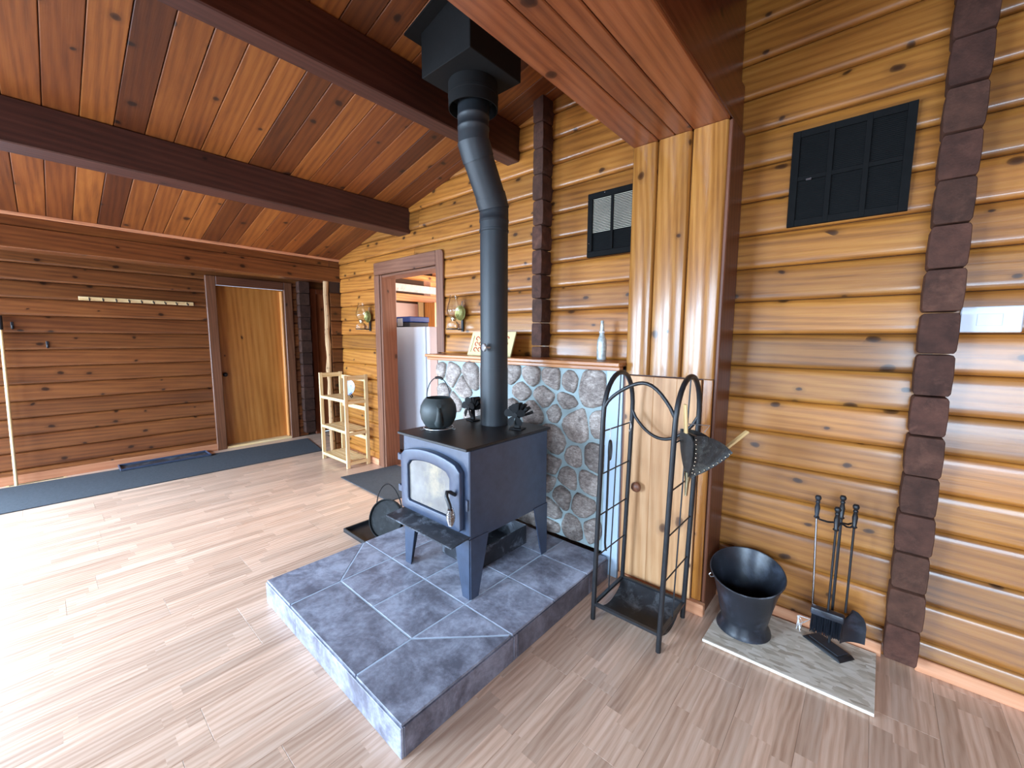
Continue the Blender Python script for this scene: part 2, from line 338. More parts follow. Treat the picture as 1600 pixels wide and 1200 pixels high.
def osb():
    m, nt, b, L = nodes('osb_strands'); v, oi = coords(nt, 1)
    vo = nt.nodes.new('ShaderNodeTexVoronoi'); vo.inputs['Scale'].default_value = 1; L(mapping(nt, v, (22, 60, 1)), vo.inputs['Vector'])
    sp = nt.nodes.new('ShaderNodeSeparateColor'); L(vo.outputs['Color'], sp.inputs[0])
    f = noise(nt, mapping(nt, v, (20, 160, 1)), 1, 3)
    s = math_n(nt, 'ADD', math_n(nt, 'MULTIPLY', sp.outputs[0], 0.6), math_n(nt, 'MULTIPLY', f, 0.4))
    r = ramp(nt, [(0.15, lin(166, 152, 134)), (0.45, lin(206, 194, 176)), (0.8, lin(224, 214, 200))]); L(s, r.inputs[0])
    L(r.outputs[0], b.inputs['Base Color']); setp(b, Roughness=0.65); bump(nt, b, s, 0.3, 0.002); return m
M_OSBT = osb()

# ------------------------------------------------------------------ structure
YB, XL, XH = 2.42, -6.12, -4.82          # seam planes of the back and left walls, face of the header
Z0, PC = 0.132, 0.16406                  # first seam, log pitch
def ceil_z(x): return 2.32 + 0.22 * (x + 4.82) if x <= -0.8 else 3.2044 - 0.22 * (x + 0.8)
PROF = [(0, 0.001), (0.014, 0.001), (0.022, 0.005), (0.027, 0.012), (0.0285, 0.022), (0.0275, 0.036), (0.0245, 0.075), (0.0215, 0.125), (0.0185, 0.146), (0.013, 0.157), (0.005, 0.1625), (0, 0.163)]
def prof(h=PC): return [(p[0], p[1] * h / PC) for p in PROF]

# floor : laminate planks laid towards the back wall
fl = tag(MB().box(-6.2, 3.3, -2.5, 5.5, -0.06, -0.012).build('floor', M_BACK), 'pale oak laminate floor running under the whole room', 'floor', kind='structure')
PW, PL = 0.193, 1.28
pmesh = MB().box(-PW / 2 + 0.0003, PW / 2 - 0.0003, -PL / 2 + 0.0006, PL / 2 - 0.0006, -0.012, 0).mesh('plank', M_LAM, 0.0005, 1, 0)
nrow = 0
x = -2.416 - 0.193 * 19
while x < 2.2:
    off = {-2.416: 0.566, -2.223: 0.566, -1.996: 0.516}.get(round(x, 3), None)
    st = (0.566 - 2 * PL) if off else (-2.3 - random.random() * PL)
    y = st
    while y < 2.5:
        if y + PL > -2.35: link('plank', pmesh, (x + PW / 2, y + PL / 2, 0), fl)
        y += PL
    x += PW; nrow += 1
kmesh = MB().box(-1.45, 1.45, -1.5, 1.5, -0.012, 0).mesh('plank', M_LAM, 0, 1, 0)
link('plank', kmesh, (-3.6, 4.2, -0.001), fl)

# back wall (stove wall), with the kitchen doorway
DX0, DX1, DZ = -3.93, -3.0, 2.06
wb = MB().box(-5.2, DX0, YB, YB + 0.12, 0, 3.3).box(DX1, 3.3, YB, YB + 0.12, 0, 3.3).box(DX0, DX1, YB, YB + 0.12, DZ, 3.3).build('wall_back', M_BACK, smooth=0)
tag(wb, 'golden varnished log wall behind the wood stove', 'wall', kind='structure')
def log_x(x0, x1, z, h=PC, mat=None, parent=wb, tint=None):
    b = MB(); p = prof(h); n = len(p)
    vs = [(x0, YB - q[0], z + q[1]) for q in p] + [(x1, YB - q[0], z + q[1]) for q in p]
    b.add(vs, [(i, i + 1, n + i + 1, n + i) for i in range(n - 1)] + [tuple(range(n)), tuple(range(2 * n - 1, n - 1, -1)), (0, n, 2 * n - 1, n - 1)])
    t = tint or (0.92 + random.random() * 0.14)
    return b.build('log', mat or W_LOG['X'], parent, smooth=50, color=(t * (0.97 + random.random() * 0.06), t, t * (0.94 + random.random() * 0.1), 1))
for k in range(-1, 18):
    z = Z0 + PC * k if k >= 0 else 0.0
    h = PC if k >= 0 else Z0
    top = z + h
    xs = max(-4.83, (z - 2.32) / 0.22 - 4.82 if z > 2.3 else -4.83)
    mid = -1.786
    if top < 2.2:
        log_x(-4.826, DX0 - 0.03, z, h)
        if z > 1.2: log_x(DX1 + 0.03, mid, z, h)
        else: log_x(DX1 + 0.03, -2.55, z, h)
    else:
        if k % 2: log_x(xs, mid, z, h)
        else:
            j = max(xs + 0.4, -3.1 - random.random() * 0.6); log_x(xs, j - 0.001, z, h); log_x(j + 0.001, mid, z, h)
    if z > 1.2: log_x(mid, -0.62, z, h)
    log_x(-0.62, 0.18, z, h, tint=0.9 + random.random() * 0.14)
    log_x(0.18, 3.2, z, h)
# stacked ends of the cross-wall logs
def log_end(cx, w, yf, z0, z1, parent, axis='Y', x_face=None, tint=1.0):
    c = 0.006
    b = MB()
    hw = w / 2 * (0.96 + random.random() * 0.08); jz = 0.002 + random.random() * 0.003
    p = [(-hw + c, z0 + jz), (hw - c, z0 + jz), (hw, z0 + jz + c * 1.8), (hw + 0.002, (z0 + z1) / 2), (hw, z1 - jz - c * 1.8), (hw - c, z1 - jz), (-hw + c, z1 - jz), (-hw, z1 - jz - c * 1.8), (-hw - 0.002, (z0 + z1) / 2), (-hw, z0 + jz + c * 1.8)]
    if axis == 'Y':
        yj = yf + random.uniform(-0.006, 0.006); b.prism([(cx + q[0], q[1]) for q in p], 'xz', yj, YB + 0.01)
    else:
        xj = x_face + random.uniform(-0.006, 0.006); b.prism([(cx + q[0], q[1]) for q in p], 'yz', XL, xj)
    t = (0.78 + random.random() * 0.4) * tint
    return b.build('log_end', W_END, parent, bevel=0.002, smooth=40, color=(t, t * (0.96 + random.random() * 0.08), t, 1))
for k in range(-1, 19):
    z = Z0 + PC * (k + 0.5)
    log_end(0.183, 0.108, 2.295, max(0.0, z), z + PC, wb)
    if z > 1.2: log_end(-1.786, 0.082, 2.29, z, z + PC, wb)
log_end(-1.786, 0.082, 2.29, 1.27, 1.363, wb)

# left wall with the entrance door
wlft = MB().box(XL - 0.12, XL, -2.4, LWIN[0], 0, 2.5).box(XL - 0.12, XL, LWIN[1], 1.42, 0, 2.5).box(XL - 0.12, XL, LWIN[0], LWIN[1], 0, LWIN[2]).box(XL - 0.12, XL, LWIN[0], LWIN[1], LWIN[3], 2.5).box(XL - 0.12, XL, 2.27, 2.62, 0, 2.5).box(XL - 0.12, XL, 3.42, 3.9, 0, 2.5).box(XL - 0.12, XL, 1.42, 3.42, 2.06, 2.5).build('wall_left', M_BACK, smooth=0)
tag(wlft, 'reddish brown log wall with the coat rack and entrance door', 'wall', kind='structure')
def log_y(y0, y1, z, h=PC, parent=wlft, X=XL, mat=None, tint=None):
    b = MB(); p = prof(h); n = len(p)
    vs = [(X + q[0], y0, z + q[1]) for q in p] + [(X + q[0], y1, z + q[1]) for q in p]
    b.add(vs, [(i, i + 1, n + i + 1, n + i) for i in range(n - 1)] + [tuple(range(n)), tuple(range(2 * n - 1, n - 1, -1)), (0, n, 2 * n - 1, n - 1)])
    t = tint or (0.9 + random.random() * 0.2)
    return b.build('log', mat or W_RED['Y'], parent, smooth=50, color=(t, t * (0.96 + random.random() * 0.08), t * 0.98, 1))
for k in range(-1, 13):
    z = Z0 + PC * k if k >= 0 else 0.0
    h = PC if k >= 0 else Z0
    if z > 2.0: log_y(-2.3, 3.7, z, h)
    else:
        log_y(LWIN[1] if z + h > LWIN[2] else -2.3, 1.40, z, h); log_y(2.29, 2.46, z, h)
    if z > 2.0: break
for k in range(0, 13): 
    z = Z0 + PC * (k - 0.5); log_end(2.462, 0.135, 0, max(0.03, z), z + PC, wlft, 'X', -6.0, tint=0.7)
# stub wall and header at the edge of the entry, alcove ceiling, end walls
XS = -5.05; XT = -4.85
ws = tag(MB().box(XT - 0.04, XT, 2.28, YB, 0, 2.062).box(XS - 0.1, XS, YB + 0.1, 3.78, 0, 2.6).build('wall_entry', M_BACK, smooth=0), 'dark stub of log wall beside the bark covered pole', 'wall', kind='structure')
for k in range(-1, 11):
    z = Z0 + PC * k if k >= 0 else 0.0
    log_y(2.275, YB - 0.002, z, (PC if k >= 0 else Z0), ws, XT, W_RED['Y'], 0.7)
tag(MB().box(XL - 0.1, XS, 3.78, 3.9, 0, 2.5).build('wall_entry_end', W_RED['X'], smooth=0), 'wooden end wall deep inside the entry', 'wall', kind='structure')
hd = empty('header_beam', (-4.93, 0.05, 2.06), 'long dark log header across the entry under the ceiling', 'beam')
HY0, HY1 = -2.3, YB - 0.005
MB().box(XH - 0.2, XH, HY0, HY1, 2.062, 2.222).build('log', W_RED['Y'], hd, bevel=0.006, color=(0.8, 0.78, 0.76, 1))
MB().box(XH - 0.2, XH - 0.012, HY0, HY1 - 0.14, 2.225, 2.296).build('board', W_RED['Y'], hd, bevel=0.004, color=(0.86, 0.86, 0.8, 1))
MB().box(XH - 0.2, XH - 0.016, HY1 - 0.138, HY1, 2.225, 2.3).build('board', W_RED['Y'], hd, bevel=0.004, color=(0.75, 0.72, 0.7, 1))
tag(MB().box(XH - 0.03, XH + 0.008, HY0, HY1, 2.298, 2.322).build('trim_1', W_BASE['Y'], bevel=0.003), 'pale trim strip along the low edge of the sloped ceiling', 'trim', kind='structure')

# ceiling boards running up the slope
SL = math.atan(0.22)
cl = MB()
cl.hexa([(-4.95, -2.4, 2.335), (-0.8, -2.4, 3.25), (-0.8, 2.5, 3.25), (-4.95, 2.5, 2.335), (-4.95, -2.4, 2.40), (-0.8, -2.4, 3.31), (-0.8, 2.5, 3.31), (-4.95, 2.5, 2.40)])
cl.hexa([(-0.8, -2.4, 3.25), (3.3, -2.4, 2.35), (3.3, 2.5, 2.35), (-0.8, 2.5, 3.25), (-0.8, -2.4, 3.31), (3.3, -2.4, 2.41), (3.3, 2.5, 2.41), (-0.8, 2.5, 3.31)])
cl.box(XL - 0.1, XS + 0.05, -2.4, 3.9, 2.31, 2.36)
ce = tag(cl.build('ceiling', M_BACK, smooth=0), 'sloped ceiling of light and dark fir boards', 'ceiling', kind='structure')
BW = 0.1376
def board_mesh(L, w):
    return MB().box(-L / 2, L / 2, -w / 2 + 0.0018, w / 2 - 0.0018, -0.0, 0.018).mesh('ceiling_board', W_CEIL, 0.003, 1, 30)
bmL = board_mesh(4.06 / math.cos(SL), BW)
LT, MD, DK, RD = (1.0, 0.98, 0.92, 1), (0.62, 0.52, 0.48, 1), (0.34, 0.26, 0.25, 1), (0.5, 0.36, 0.34, 1)
seq = {-1: DK, -2: LT, -3: MD, -4: (0.8, 0.72, 0.7, 1), -5: MD, 0: (0.86, 0.8, 0.76, 1), 1: (0.76, 0.7, 0.66, 1), 2: LT, 3: LT, 4: (0.5, 0.42, 0.4, 1), 5: (0.6, 0.5, 0.46, 1), 6: LT, 7: (0.8, 0.7, 0.62, 1), 8: MD, 9: (0.9, 0.8, 0.7, 1), 10: DK, 11: LT, 12: MD, 13: (0.64, 0.52, 0.48, 1)}
i0 = -21
for i in range(i0, 14):
    yc = 0.516 + BW * (i + 0.5)
    if yc > 2.43: continue
    xm = (-4.86 - 0.8) / 2
    o = link('ceiling_board', bmL, (xm, yc, ceil_z(xm)), ce, (0, -SL, 0))
    o.color = seq.get(i, random.choice([LT, MD, DK, MD]))
bmR = board_mesh(4.05 / math.cos(SL), BW)
for i in range(i0, 14):
    yc = 0.516 + BW * (i + 0.5); xm = 1.2
    o = link('ceiling_board', bmR, (xm, yc, ceil_z(xm)), ce, (0, SL, 0)); o.color = random.choice([MD, DK, LT])
def beam(x0, x1, z0, label):
    b = MB(); y0, y1 = -2.3, YB - 0.012
    b.hexa([(x0, y0, z0), (x1, y0, z0), (x1, y1, z0), (x0, y1, z0), (x0, y0, ceil_z(x0) - 0.002), (x1, y0, ceil_z(x1) - 0.002), (x1, y1, ceil_z(x1) - 0.002), (x0, y1, ceil_z(x0) - 0.002)])
    return tag(b.build('ceiling_beam', W_BEAM, bevel=0.006), label, 'beam', 'stained ceiling beams')
beam(-3.59, -3.405, 2.40, 'lower stained ceiling beam above the coat rack side')
beam(-2.16, -2.042, 2.69, 'upper dark ceiling beam passing just behind the stove pipe')

# wall behind the camera with its windows, and the right end wall
wf = MB(); ops = [PATIO, WINM, WIN]; xx = -6.3
for (a, b_, c, d) in ops:
    wf.box(xx, a, YF - 0.12, YF, 0, 3.3)
    if c > 0.1: wf.box(a, b_, YF - 0.12, YF, 0, c)
    wf.box(a, b_, YF - 0.12, YF, d, 3.3); xx = b_
wf.box(xx, 3.3, YF - 0.12, YF, 0, 3.3)
tag(wf.build('wall_front', W_LOG['X'], smooth=0), 'wooden wall with the windows behind the viewer', 'wall', kind='structure')
for n, (a, b_, c, d) in enumerate(ops):
    m = MB(); t = 0.05
    m.box(a, a + t, YF - 0.09, YF + 0.02, c, d).box(b_ - t, b_, YF - 0.09, YF + 0.02, c, d).box(a, b_, YF - 0.09, YF + 0.02, c, c + t).box(a, b_, YF - 0.09, YF + 0.02, d - t, d)
    m.box((a + b_) / 2 - t / 2, (a + b_) / 2 + t / 2, YF - 0.08, YF, c, d)
    tag(m.build('window_%d' % (n + 1), W_CAS['Z'], smooth=0), ['sliding glass door frame behind the viewer', 'middle window frame behind the viewer', 'wide window frame behind the viewer'][n], 'window', kind='structure')
tag(MB().box(3.2, 3.3, -2.4, 2.5, 0, 3.3).build('wall_right', W_LOG['Y'], smooth=0), 'wooden wall at the right end of the room', 'wall', kind='structure')

m = MB()
for (a, b_, c, d) in ((LWIN[0], LWIN[0] + 0.06, LWIN[2], LWIN[3]), (LWIN[1] - 0.06, LWIN[1], LWIN[2], LWIN[3]), (LWIN[0], LWIN[1], LWIN[2], LWIN[2] + 0.06), (LWIN[0], LWIN[1], LWIN[3] - 0.06, LWIN[3])): m.box(XL - 0.1, XL + 0.04, a, b_, c, d)
tag(m.build('window_4', W_CAS['Z'], smooth=0), 'window frame in the left wall outside the view', 'window', kind='structure')
# baseboards
tag(MB().box(-0.56, 0.128, YB - 0.045, YB - 0.03, 0, 0.062).build('baseboard_back', W_BASE['X'], bevel=0.003), 'cedar baseboard behind the coal bucket', 'baseboard', kind='structure')
tag(MB().box(0.238, 3.2, YB - 0.045, YB - 0.03, 0, 0.062).build('baseboard_right', W_BASE['X'], bevel=0.003), 'cedar baseboard right of the stacked log ends', 'baseboard', kind='structure')
tag(MB().box(XL + 0.031, XL + 0.046, -2.3, 1.36, 0, 0.085).build('baseboard_left', W_BASE['Y'], bevel=0.003, color=(0.7, 0.62, 0.58, 1)), 'cedar baseboard under the coat rack wall', 'baseboard', kind='structure')
tag(MB().box(-4.8, -4.05, YB - 0.045, YB - 0.03, 0, 0.07).build('baseboard_back_left', W_BASE['X'], bevel=0.003), 'short cedar baseboard behind the pine shelf', 'baseboard', kind='structure')

# kitchen doorway casing
dt = empty('trim_2', (-3.46, 2.38, 0), 'brown wooden casing of the open kitchen doorway', 'trim', kind='structure')
MB().box(-4.03, -3.935, 2.372, 2.392, 0, 2.06).build('casing_board', W_CAS['Z'], dt, bevel=0.004)
MB().prism([(-2.995, 1.286), (-2.895, 1.286), (-2.895, 2.15)] + [(-2.935 + 0.04 * math.cos(a * math.pi / 12), 2.15 + 0.04 * math.sin(a * math.pi / 12)) for a in range(1, 7)] + [(-2.995, 2.19)], 'xz', 2.372, 2.392).build('casing_board', W_CAS['Z'], dt, bevel=0.003)
hp = [(-4.03, 2.063), (-2.998, 2.063), (-2.998, 2.19)] 
MB().box(-4.03, -2.998, 2.372, 2.392, 2.063, 2.19).build('casing_board', W_CAS['X'], dt, bevel=0.004)
MB().box(-3.935, -3.91, 2.385, 2.56, 0, 2.06).build('jamb', W_CAS['Z'], dt, bevel=0.003)
MB().box(-3.02, -2.997, 2.393, 2.56, 0, 2.06).build('jamb', W_CAS['Z'], dt, bevel=0.003)
MB().box(-3.91, -3.02, 2.393, 2.56, 2.035, 2.06).build('jamb', W_CAS['X'], dt, bevel=0.003)

# kitchen beyond the doorway
tag(MB().box(-5.2, -1.6, 5.5, 5.6, 0, 2.7).build('wall_kitchen_back', W_ORG['X'], smooth=0), 'far kitchen wall of orange pine', 'wall', kind='structure')
tag(MB().box(-1.7, -1.6, 2.55, 5.5, 0, 2.7).build('wall_kitchen_right', W_ORG['Y'], smooth=0), 'right kitchen wall of orange pine', 'wall', kind='structure')
tag(MB().box(-5.04, DX0 - 0.03, YB + 0.121, YB + 0.135, 0, 2.55).box(DX1 + 0.03, -1.71, YB + 0.121, YB + 0.135, 0, 2.55).build('wall_kitchen_bounce', M_PLATE, smooth=0), 'pale panel added behind the stove wall to bounce light onto the fridge', 'wall', kind='structure')  # unseen panel, added to throw light back onto the fridge side
kw = tag(MB().box(XS - 0.1, XS, 3.9, 5.5, 0, 2.6).build('wall_kitchen_left', W_ORG['Z'], smooth=0), 'orange pine wall seen through the kitchen doorway', 'wall', kind='structure')
kc = tag(MB().box(-5.2, -1.6, 2.55, 5.6, 2.56, 2.62).build('ceiling_kitchen', W_BEAM, smooth=0), 'dark board ceiling over the kitchen', 'ceiling', kind='structure')
kb = empty('white_board_frame', (-5.0, 3.7, 1.2), 'distressed white frame board in the kitchen', 'frame')
MB().box(XS + 0.002, XS + 0.03, 3.2, 4.6, 2.06, 2.165).build('rail', M_WHITEW, kb, bevel=0.003)
MB().box(XS + 0.002, XS + 0.028, 3.2, 3.29, 1.2, 2.058).build('stile', M_WHITEW, kb, bevel=0.003)
kd = empty('kitchen_door', (-5.0, 3.5, 0), 'mauve grey panel door with pine rail behind the fridge', 'door')
MB().box(XS + 0.002, XS + 0.02, 3.292, 3.66, 0.0, 1.9).build('slab', M_PURP, kd, bevel=0.003)
MB().box(XS + 0.002, XS + 0.026, 3.292, 4.5, 1.93, 2.03).build('top_rail', W_ORG['Y'], kd, bevel=0.003)
MB().box(XS + 0.002, XS + 0.03, 3.662, 3.75, 0.0, 1.928).build('jamb', M_CREAM, kd, bevel=0.003)
kcab = empty('kitchen_cabinet', (-4.9, 4.1, 0), 'tall orange pine cabinet beside the fridge', 'cabinet')
MB().box(XS + 0.005, XS + 0.25, 3.775, 4.45, 0.0, 1.925).build('body', W_ORG['Z'], kcab, bevel=0.004)
MB().box(XS + 0.251, XS + 0.262, 3.83, 3.91, 1.45, 1.66).build('recessed_panel', W_DDOOR, kcab, bevel=0.003, color=(1.3, 0.8, 0.5, 1))
kbm = tag(MB().box(XS + 0.002, XS + 0.16, 2.6, 5.45, 2.235, 2.30).build('kitchen_beam', W_ORG['Y'], bevel=0.004), 'pale pine beam above the white frame board in the kitchen', 'beam')

# entrance door on the left wall and the second door behind it
d1 = empty('door_1', (XL, 1.85, 0), 'birch entrance door with dark frame on the left wall', 'door', kind='structure')
MB().box(XL + 0.002, XL + 0.05, 1.35, 1.455, 0, 2.15).build('casing', W_CAS['Z'], d1, bevel=0.006, color=(0.8, 0.72, 0.6, 1))
MB().box(XL + 0.002, XL + 0.05, 2.225, 2.33, 0, 2.15).build('casing', W_CAS['Z'], d1, bevel=0.006, color=(0.8, 0.72, 0.6, 1))
MB().box(XL + 0.002, XL + 0.052, 1.455, 2.225, 2.045, 2.15).build('casing', W_CAS['Y'], d1, bevel=0.006, color=(0.62, 0.5, 0.42, 1))
MB().box(XL - 0.1, XL - 0.06, 1.43, 2.26, 0.03, 2.05).build('slab', W_DOOR, d1, bevel=0.003)
MB().box(XL - 0.06, XL + 0.0, 2.2, 2.222, 0.03, 2.03).build('stop', W_ORG['Z'], d1, bevel=0.003)
kn = MB().ball((XL - 0.02, 1.505, 0.94), 0.028).tube([(XL - 0.06, 1.505, 0.94), (XL - 0.02, 1.505, 0.94)], 0.012).build('knob', M_DARKP, d1)
MB().box(XL - 0.12, XL + 0.04, 1.43, 2.26, 0.001, 0.028).build('threshold', W_PINE['Y'], d1, bevel=0.003)
d2 = empty('door_2', (XL, 3.0, 0), 'dark red door half hidden by the bark covered pole', 'door', kind='structure')
MB().box(XL + 0.002, XL + 0.04, 2.57, 2.655, 0, 2.1).build('casing', W_DDOOR, d2, bevel=0.004, color=(0.6, 0.5, 0.5, 1))
MB().box(XL + 0.002, XL + 0.04, 2.655, 3.5, 2.03, 2.1).build('casing', W_DDOOR, d2, bevel=0.004, color=(0.6, 0.5, 0.5, 1))
MB().box(XL - 0.06, XL - 0.02, 2.62, 3.42, 0.01, 2.05).build('slab', W_DDOOR, d2, bevel=0.003)
# pole with bark
pb = MB(); pts = [(-4.87 + 0.004 * math.sin(i * 1.7), 2.245 + 0.005 * math.sin(i * 2.3 + 1), 2.06 * i / 14) for i in range(15)]
pb.tube(pts, [0.030 + 0.004 * math.sin(i * 2.9) for i in range(15)], 10)
tag(pb.build('bark_pole', W_BARK), 'slim pole with patchy pale bark holding up the header', 'pole')

# ------------------------------------------------------------------ boxed beam and pillar of the opening
bb = empty('boxed_beam', (-0.81, 0, 2.42), 'wide fir boxed beam overhead with grooved boards underneath', 'beam')
by0, by1 = -2.3, 2.165
for (a, b_, t) in ((-1.042, -0.909, 1.0), (-0.905, -0.822, 0.98), (-0.820, -0.740, 0.92), (-0.736, -0.577, 1.04)):
    MB().box(a, b_, by0, by1, 2.42, 2.44).build('soffit_board', W_BOX, bb, bevel=0.004, color=(t, t, t, 1))
MB().box(-1.036, -1.012, by0, 2.38, 2.441, ceil_z(-1.04) - 0.01).build('side_board', W_BOX, bb, bevel=0.003)
MB().box(-0.6, -0.576, by0, 2.385, 2.441, 2.652).build('side_board', W_BOX, bb, bevel=0.003, color=(0.5, 0.42, 0.4, 1))  # this board and the next: shade of the face turned from the windows, in the tint
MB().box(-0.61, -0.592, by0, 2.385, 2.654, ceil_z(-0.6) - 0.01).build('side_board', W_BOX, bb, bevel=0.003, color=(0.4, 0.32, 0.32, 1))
pl = empty('boxed_pillar', (-0.81, 2.28, 0), 'varnished boxed pillar of vertical boards with a cupboard door', 'pillar')
for (a, b_, t) in ((-1.042, -0.911, 0.98), (-0.905, -0.742, 1.0), (-0.736, -0.578, 1.02)):
    b = MB(); c = 0.010
    b.prism([(a, 2.175), (a + 0.001, 2.16), (a + c, 2.15), (b_ - c, 2.15), (b_ - 0.001, 2.16), (b_, 2.175)], 'xy', 1.222, 2.418)
    b.build('front_board', W_PIL, pl, smooth=50, color=(t, t, t, 1))
MB().box(-1.04, -0.58, 2.176, 2.2, 0.06, 2.418).build('backing', W_BEAM, pl)
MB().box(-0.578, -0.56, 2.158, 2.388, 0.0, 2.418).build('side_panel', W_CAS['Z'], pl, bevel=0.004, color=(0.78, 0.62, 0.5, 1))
MB().box(-1.044, -1.03, 2.17, 2.388, 0.0, 2.418).build('side_panel', W_PIL, pl, bevel=0.002)
MB().box(-0.625, -0.5785, 2.146, 2.16, 0.065, 1.22).build('face_trim', W_PIL, pl, bevel=0.003, color=(1.0, 0.9, 0.8, 1))
MB().box(-1.042, -1.026, 2.146, 2.175, 0.0, 1.22).build('face_trim', W_CAS['Z'], pl, bevel=0.002, color=(1.2, 1.1, 1, 1))
MB().box(-1.03, -0.555, 2.12, 2.155, 0.0, 0.062).build('plinth', W_BASE['X'], pl, bevel=0.003)
cd = empty('cupboard_door', (0, 0, 0), None, None) if False else None
cdo = MB().box(-1.024, -0.866, 2.128, 2.15, 0.064, 1.216).build('cupboard_door', W_CUP, pl, bevel=0.002)
MB().box(-0.8655, -0.745, 2.128, 2.15, 0.064, 1.216).build('plank', W_CUP, cdo, bevel=0.0015)
MB().box(-0.7445, -0.628, 2.128, 2.15, 0.064, 1.216).build('plank', W_CUP, cdo, bevel=0.0015)
MB().lathe([(0.001, 0), (0.017, 0.002), (0.021, 0.010), (0.019, 0.017), (0.010, 0.021), (0.009, 0.034)], (0, 0, 0), 16).xf(Matrix.Translation((-0.928, 2.082, 0.606)) @ Matrix.Rotation(-math.pi / 2, 4, 'X') @ Matrix.Scale(1.35, 4)).build('knob', W_CAS['Y'], cdo, smooth=60, color=(0.9, 0.8, 0.75, 1))

# ------------------------------------------------------------------ stone surround, mantel and hearth
ss = empty('stone_surround', (-1.93, 2.2, 0.13), 'field stone surround with pale mortar behind the stove', 'stone wall')
SX0, SX1, SZ0, SZ1, SY = -2.70, -1.155, 0.131, 1.236, 2.152
MB().box(SX0, SX1, SY, 2.385, SZ0, SZ1).build('mortar', M_MORT, ss)
MB().box(SX1 + 0.003, -1.05, SY - 0.006, 2.385, 0.0, SZ1).build('smooth_panel', M_PAINT, ss, bevel=0.002)
sites = [(-1.86,1.165,.06),(-1.72,1.165,.075),(-1.55,1.165,.065),(-1.40,1.15,.05),(-1.245,1.12,.095),(-1.61,1.04,.075),(-1.43,1.01,.055),(-1.505,.945,.05),(-1.79,1.07,.075),
         (-1.36,.875,.10),(-1.205,.9,.06),(-1.70,.94,.07),(-1.51,.76,.09),(-1.365,.69,.06),(-1.545,.60,.06),(-1.40,.53,.06),(-1.26,.54,.06),(-1.22,.70,.07),(-1.56,.46,.05),
         (-1.45,.40,.07),(-1.30,.37,.07),(-1.52,.29,.065),(-1.36,.22,.07),(-1.22,.25,.06),(-1.53,.17,.05),(-2.64,1.15,.05),(-2.52,1.12,.075),(-2.40,1.03,.07),(-2.28,1.14,.085),(-2.62,.97,.06),(-2.50,.90,.06),(-2.15,1.14,.07),(-2.02,1.15,.07)]
rs = random.Random(5)
while len(sites) < 74:
    p = (rs.uniform(SX0 + 0.04, -1.6), rs.uniform(SZ0 + 0.05, 1.0), rs.uniform(0.05, 0.08))
    if p[0] > -1.66 or (p[1] > 0.86 and p[0] < -2.36): 
        continue
    if all((p[0] - s[0]) ** 2 + (p[1] - s[1]) ** 2 > (0.75 * (p[2] + s[2])) ** 2 for s in sites): sites.append(p)
    else: rs.random()
    if rs.random() < 0.002: break
def clip(poly, n, d):
    out = []
    for i in range(len(poly)):
        a, b_ = poly[i], poly[(i + 1) % len(poly)]; da = n[0] * a[0] + n[1] * a[1] - d; db = n[0] * b_[0] + n[1] * b_[1] - d
        if da <= 0: out.append(a)
        if (da < 0) != (db < 0) and abs(da - db) > 1e-12:
            t = da / (da - db); out.append((a[0] + (b_[0] - a[0]) * t, a[1] + (b_[1] - a[1]) * t))
    return out
for i, s in enumerate(sites):
    poly = [(max(SX0, s[0] - 2 * s[2]), max(SZ0, s[1] - 2 * s[2])), (min(SX1, s[0] + 2 * s[2]), max(SZ0, s[1] - 2 * s[2])), (min(SX1, s[0] + 2 * s[2]), min(SZ1, s[1] + 2 * s[2])), (max(SX0, s[0] - 2 * s[2]), min(SZ1, s[1] + 2 * s[2]))]
    for j, q in enumerate(sites):
        if i == j: continue
        n = (q[0] - s[0], q[1] - s[1]); dd = n[0] ** 2 + n[1] ** 2
        if dd > 0.16 or dd < 1e-9: continue
        t = 0.5 + (s[2] ** 2 - q[2] ** 2) / (2 * dd)
        l = math.sqrt(dd); un = (n[0] / l, n[1] / l)
        poly = clip(poly, un, un[0] * s[0] + un[1] * s[1] + t * l - 0.005 - rs.random() * 0.005)
        if len(poly) < 3: break
    if len(poly) < 3: continue
    a45 = rs.random() * 1.5
    for kk in range(8):
        an = a45 + kk * math.pi / 4; poly = clip(poly, (math.cos(an), math.sin(an)), math.cos(an) * s[0] + math.sin(an) * s[1] + s[2] * rs.uniform(1.25, 1.7)) or poly
    if len(poly) < 3: continue
    for _ in range(2):
        np_ = []
        for k in range(len(poly)):
            a, b_ = poly[k], poly[(k + 1) % len(poly)]
            np_ += [(a[0] * .78 + b_[0] * .22, a[1] * .78 + b_[1] * .22), (a[0] * .22 + b_[0] * .78, a[1] * .22 + b_[1] * .78)]
        poly = np_
    if len(poly) > 20: poly = poly[::2]
    poly = [(p[0] + rs.uniform(-.0025, .0025), p[1] + rs.uniform(-.0025, .0025)) for p in poly]
    cx = sum(p[0] for p in poly) / len(poly); cz = sum(p[1] for p in poly) / len(poly); n = len(poly)
    vs = []; hgt = rs.uniform(0.016, 0.03)
    for (sc, y) in ((1.0, SY - 0.0), (0.97, SY - hgt * 0.6), (0.86, SY - hgt * 0.95), (0.5, SY - hgt * 1.08)):
        vs += [(cx + (p[0] - cx) * sc, y + (rs.uniform(-.0025, .0025) if sc < 1 else 0), cz + (p[1] - cz) * sc) for p in poly]
    vs.append((cx, SY - hgt * 1.1, cz))
    fs = [(r_ * n + k, r_ * n + (k + 1) % n, (r_ + 1) * n + (k + 1) % n, (r_ + 1) * n + k) for r_ in range(3) for k in range(n)] + [(3 * n + k, 3 * n + (k + 1) % n, 4 * n) for k in range(n)]
    MB().add(vs, fs).build('stone', M_STONE, ss, smooth=60)
ms = empty('mantel_shelf', (-1.93, 2.25, 1.24), 'fir mantel shelf on top of the stone surround', 'shelf')
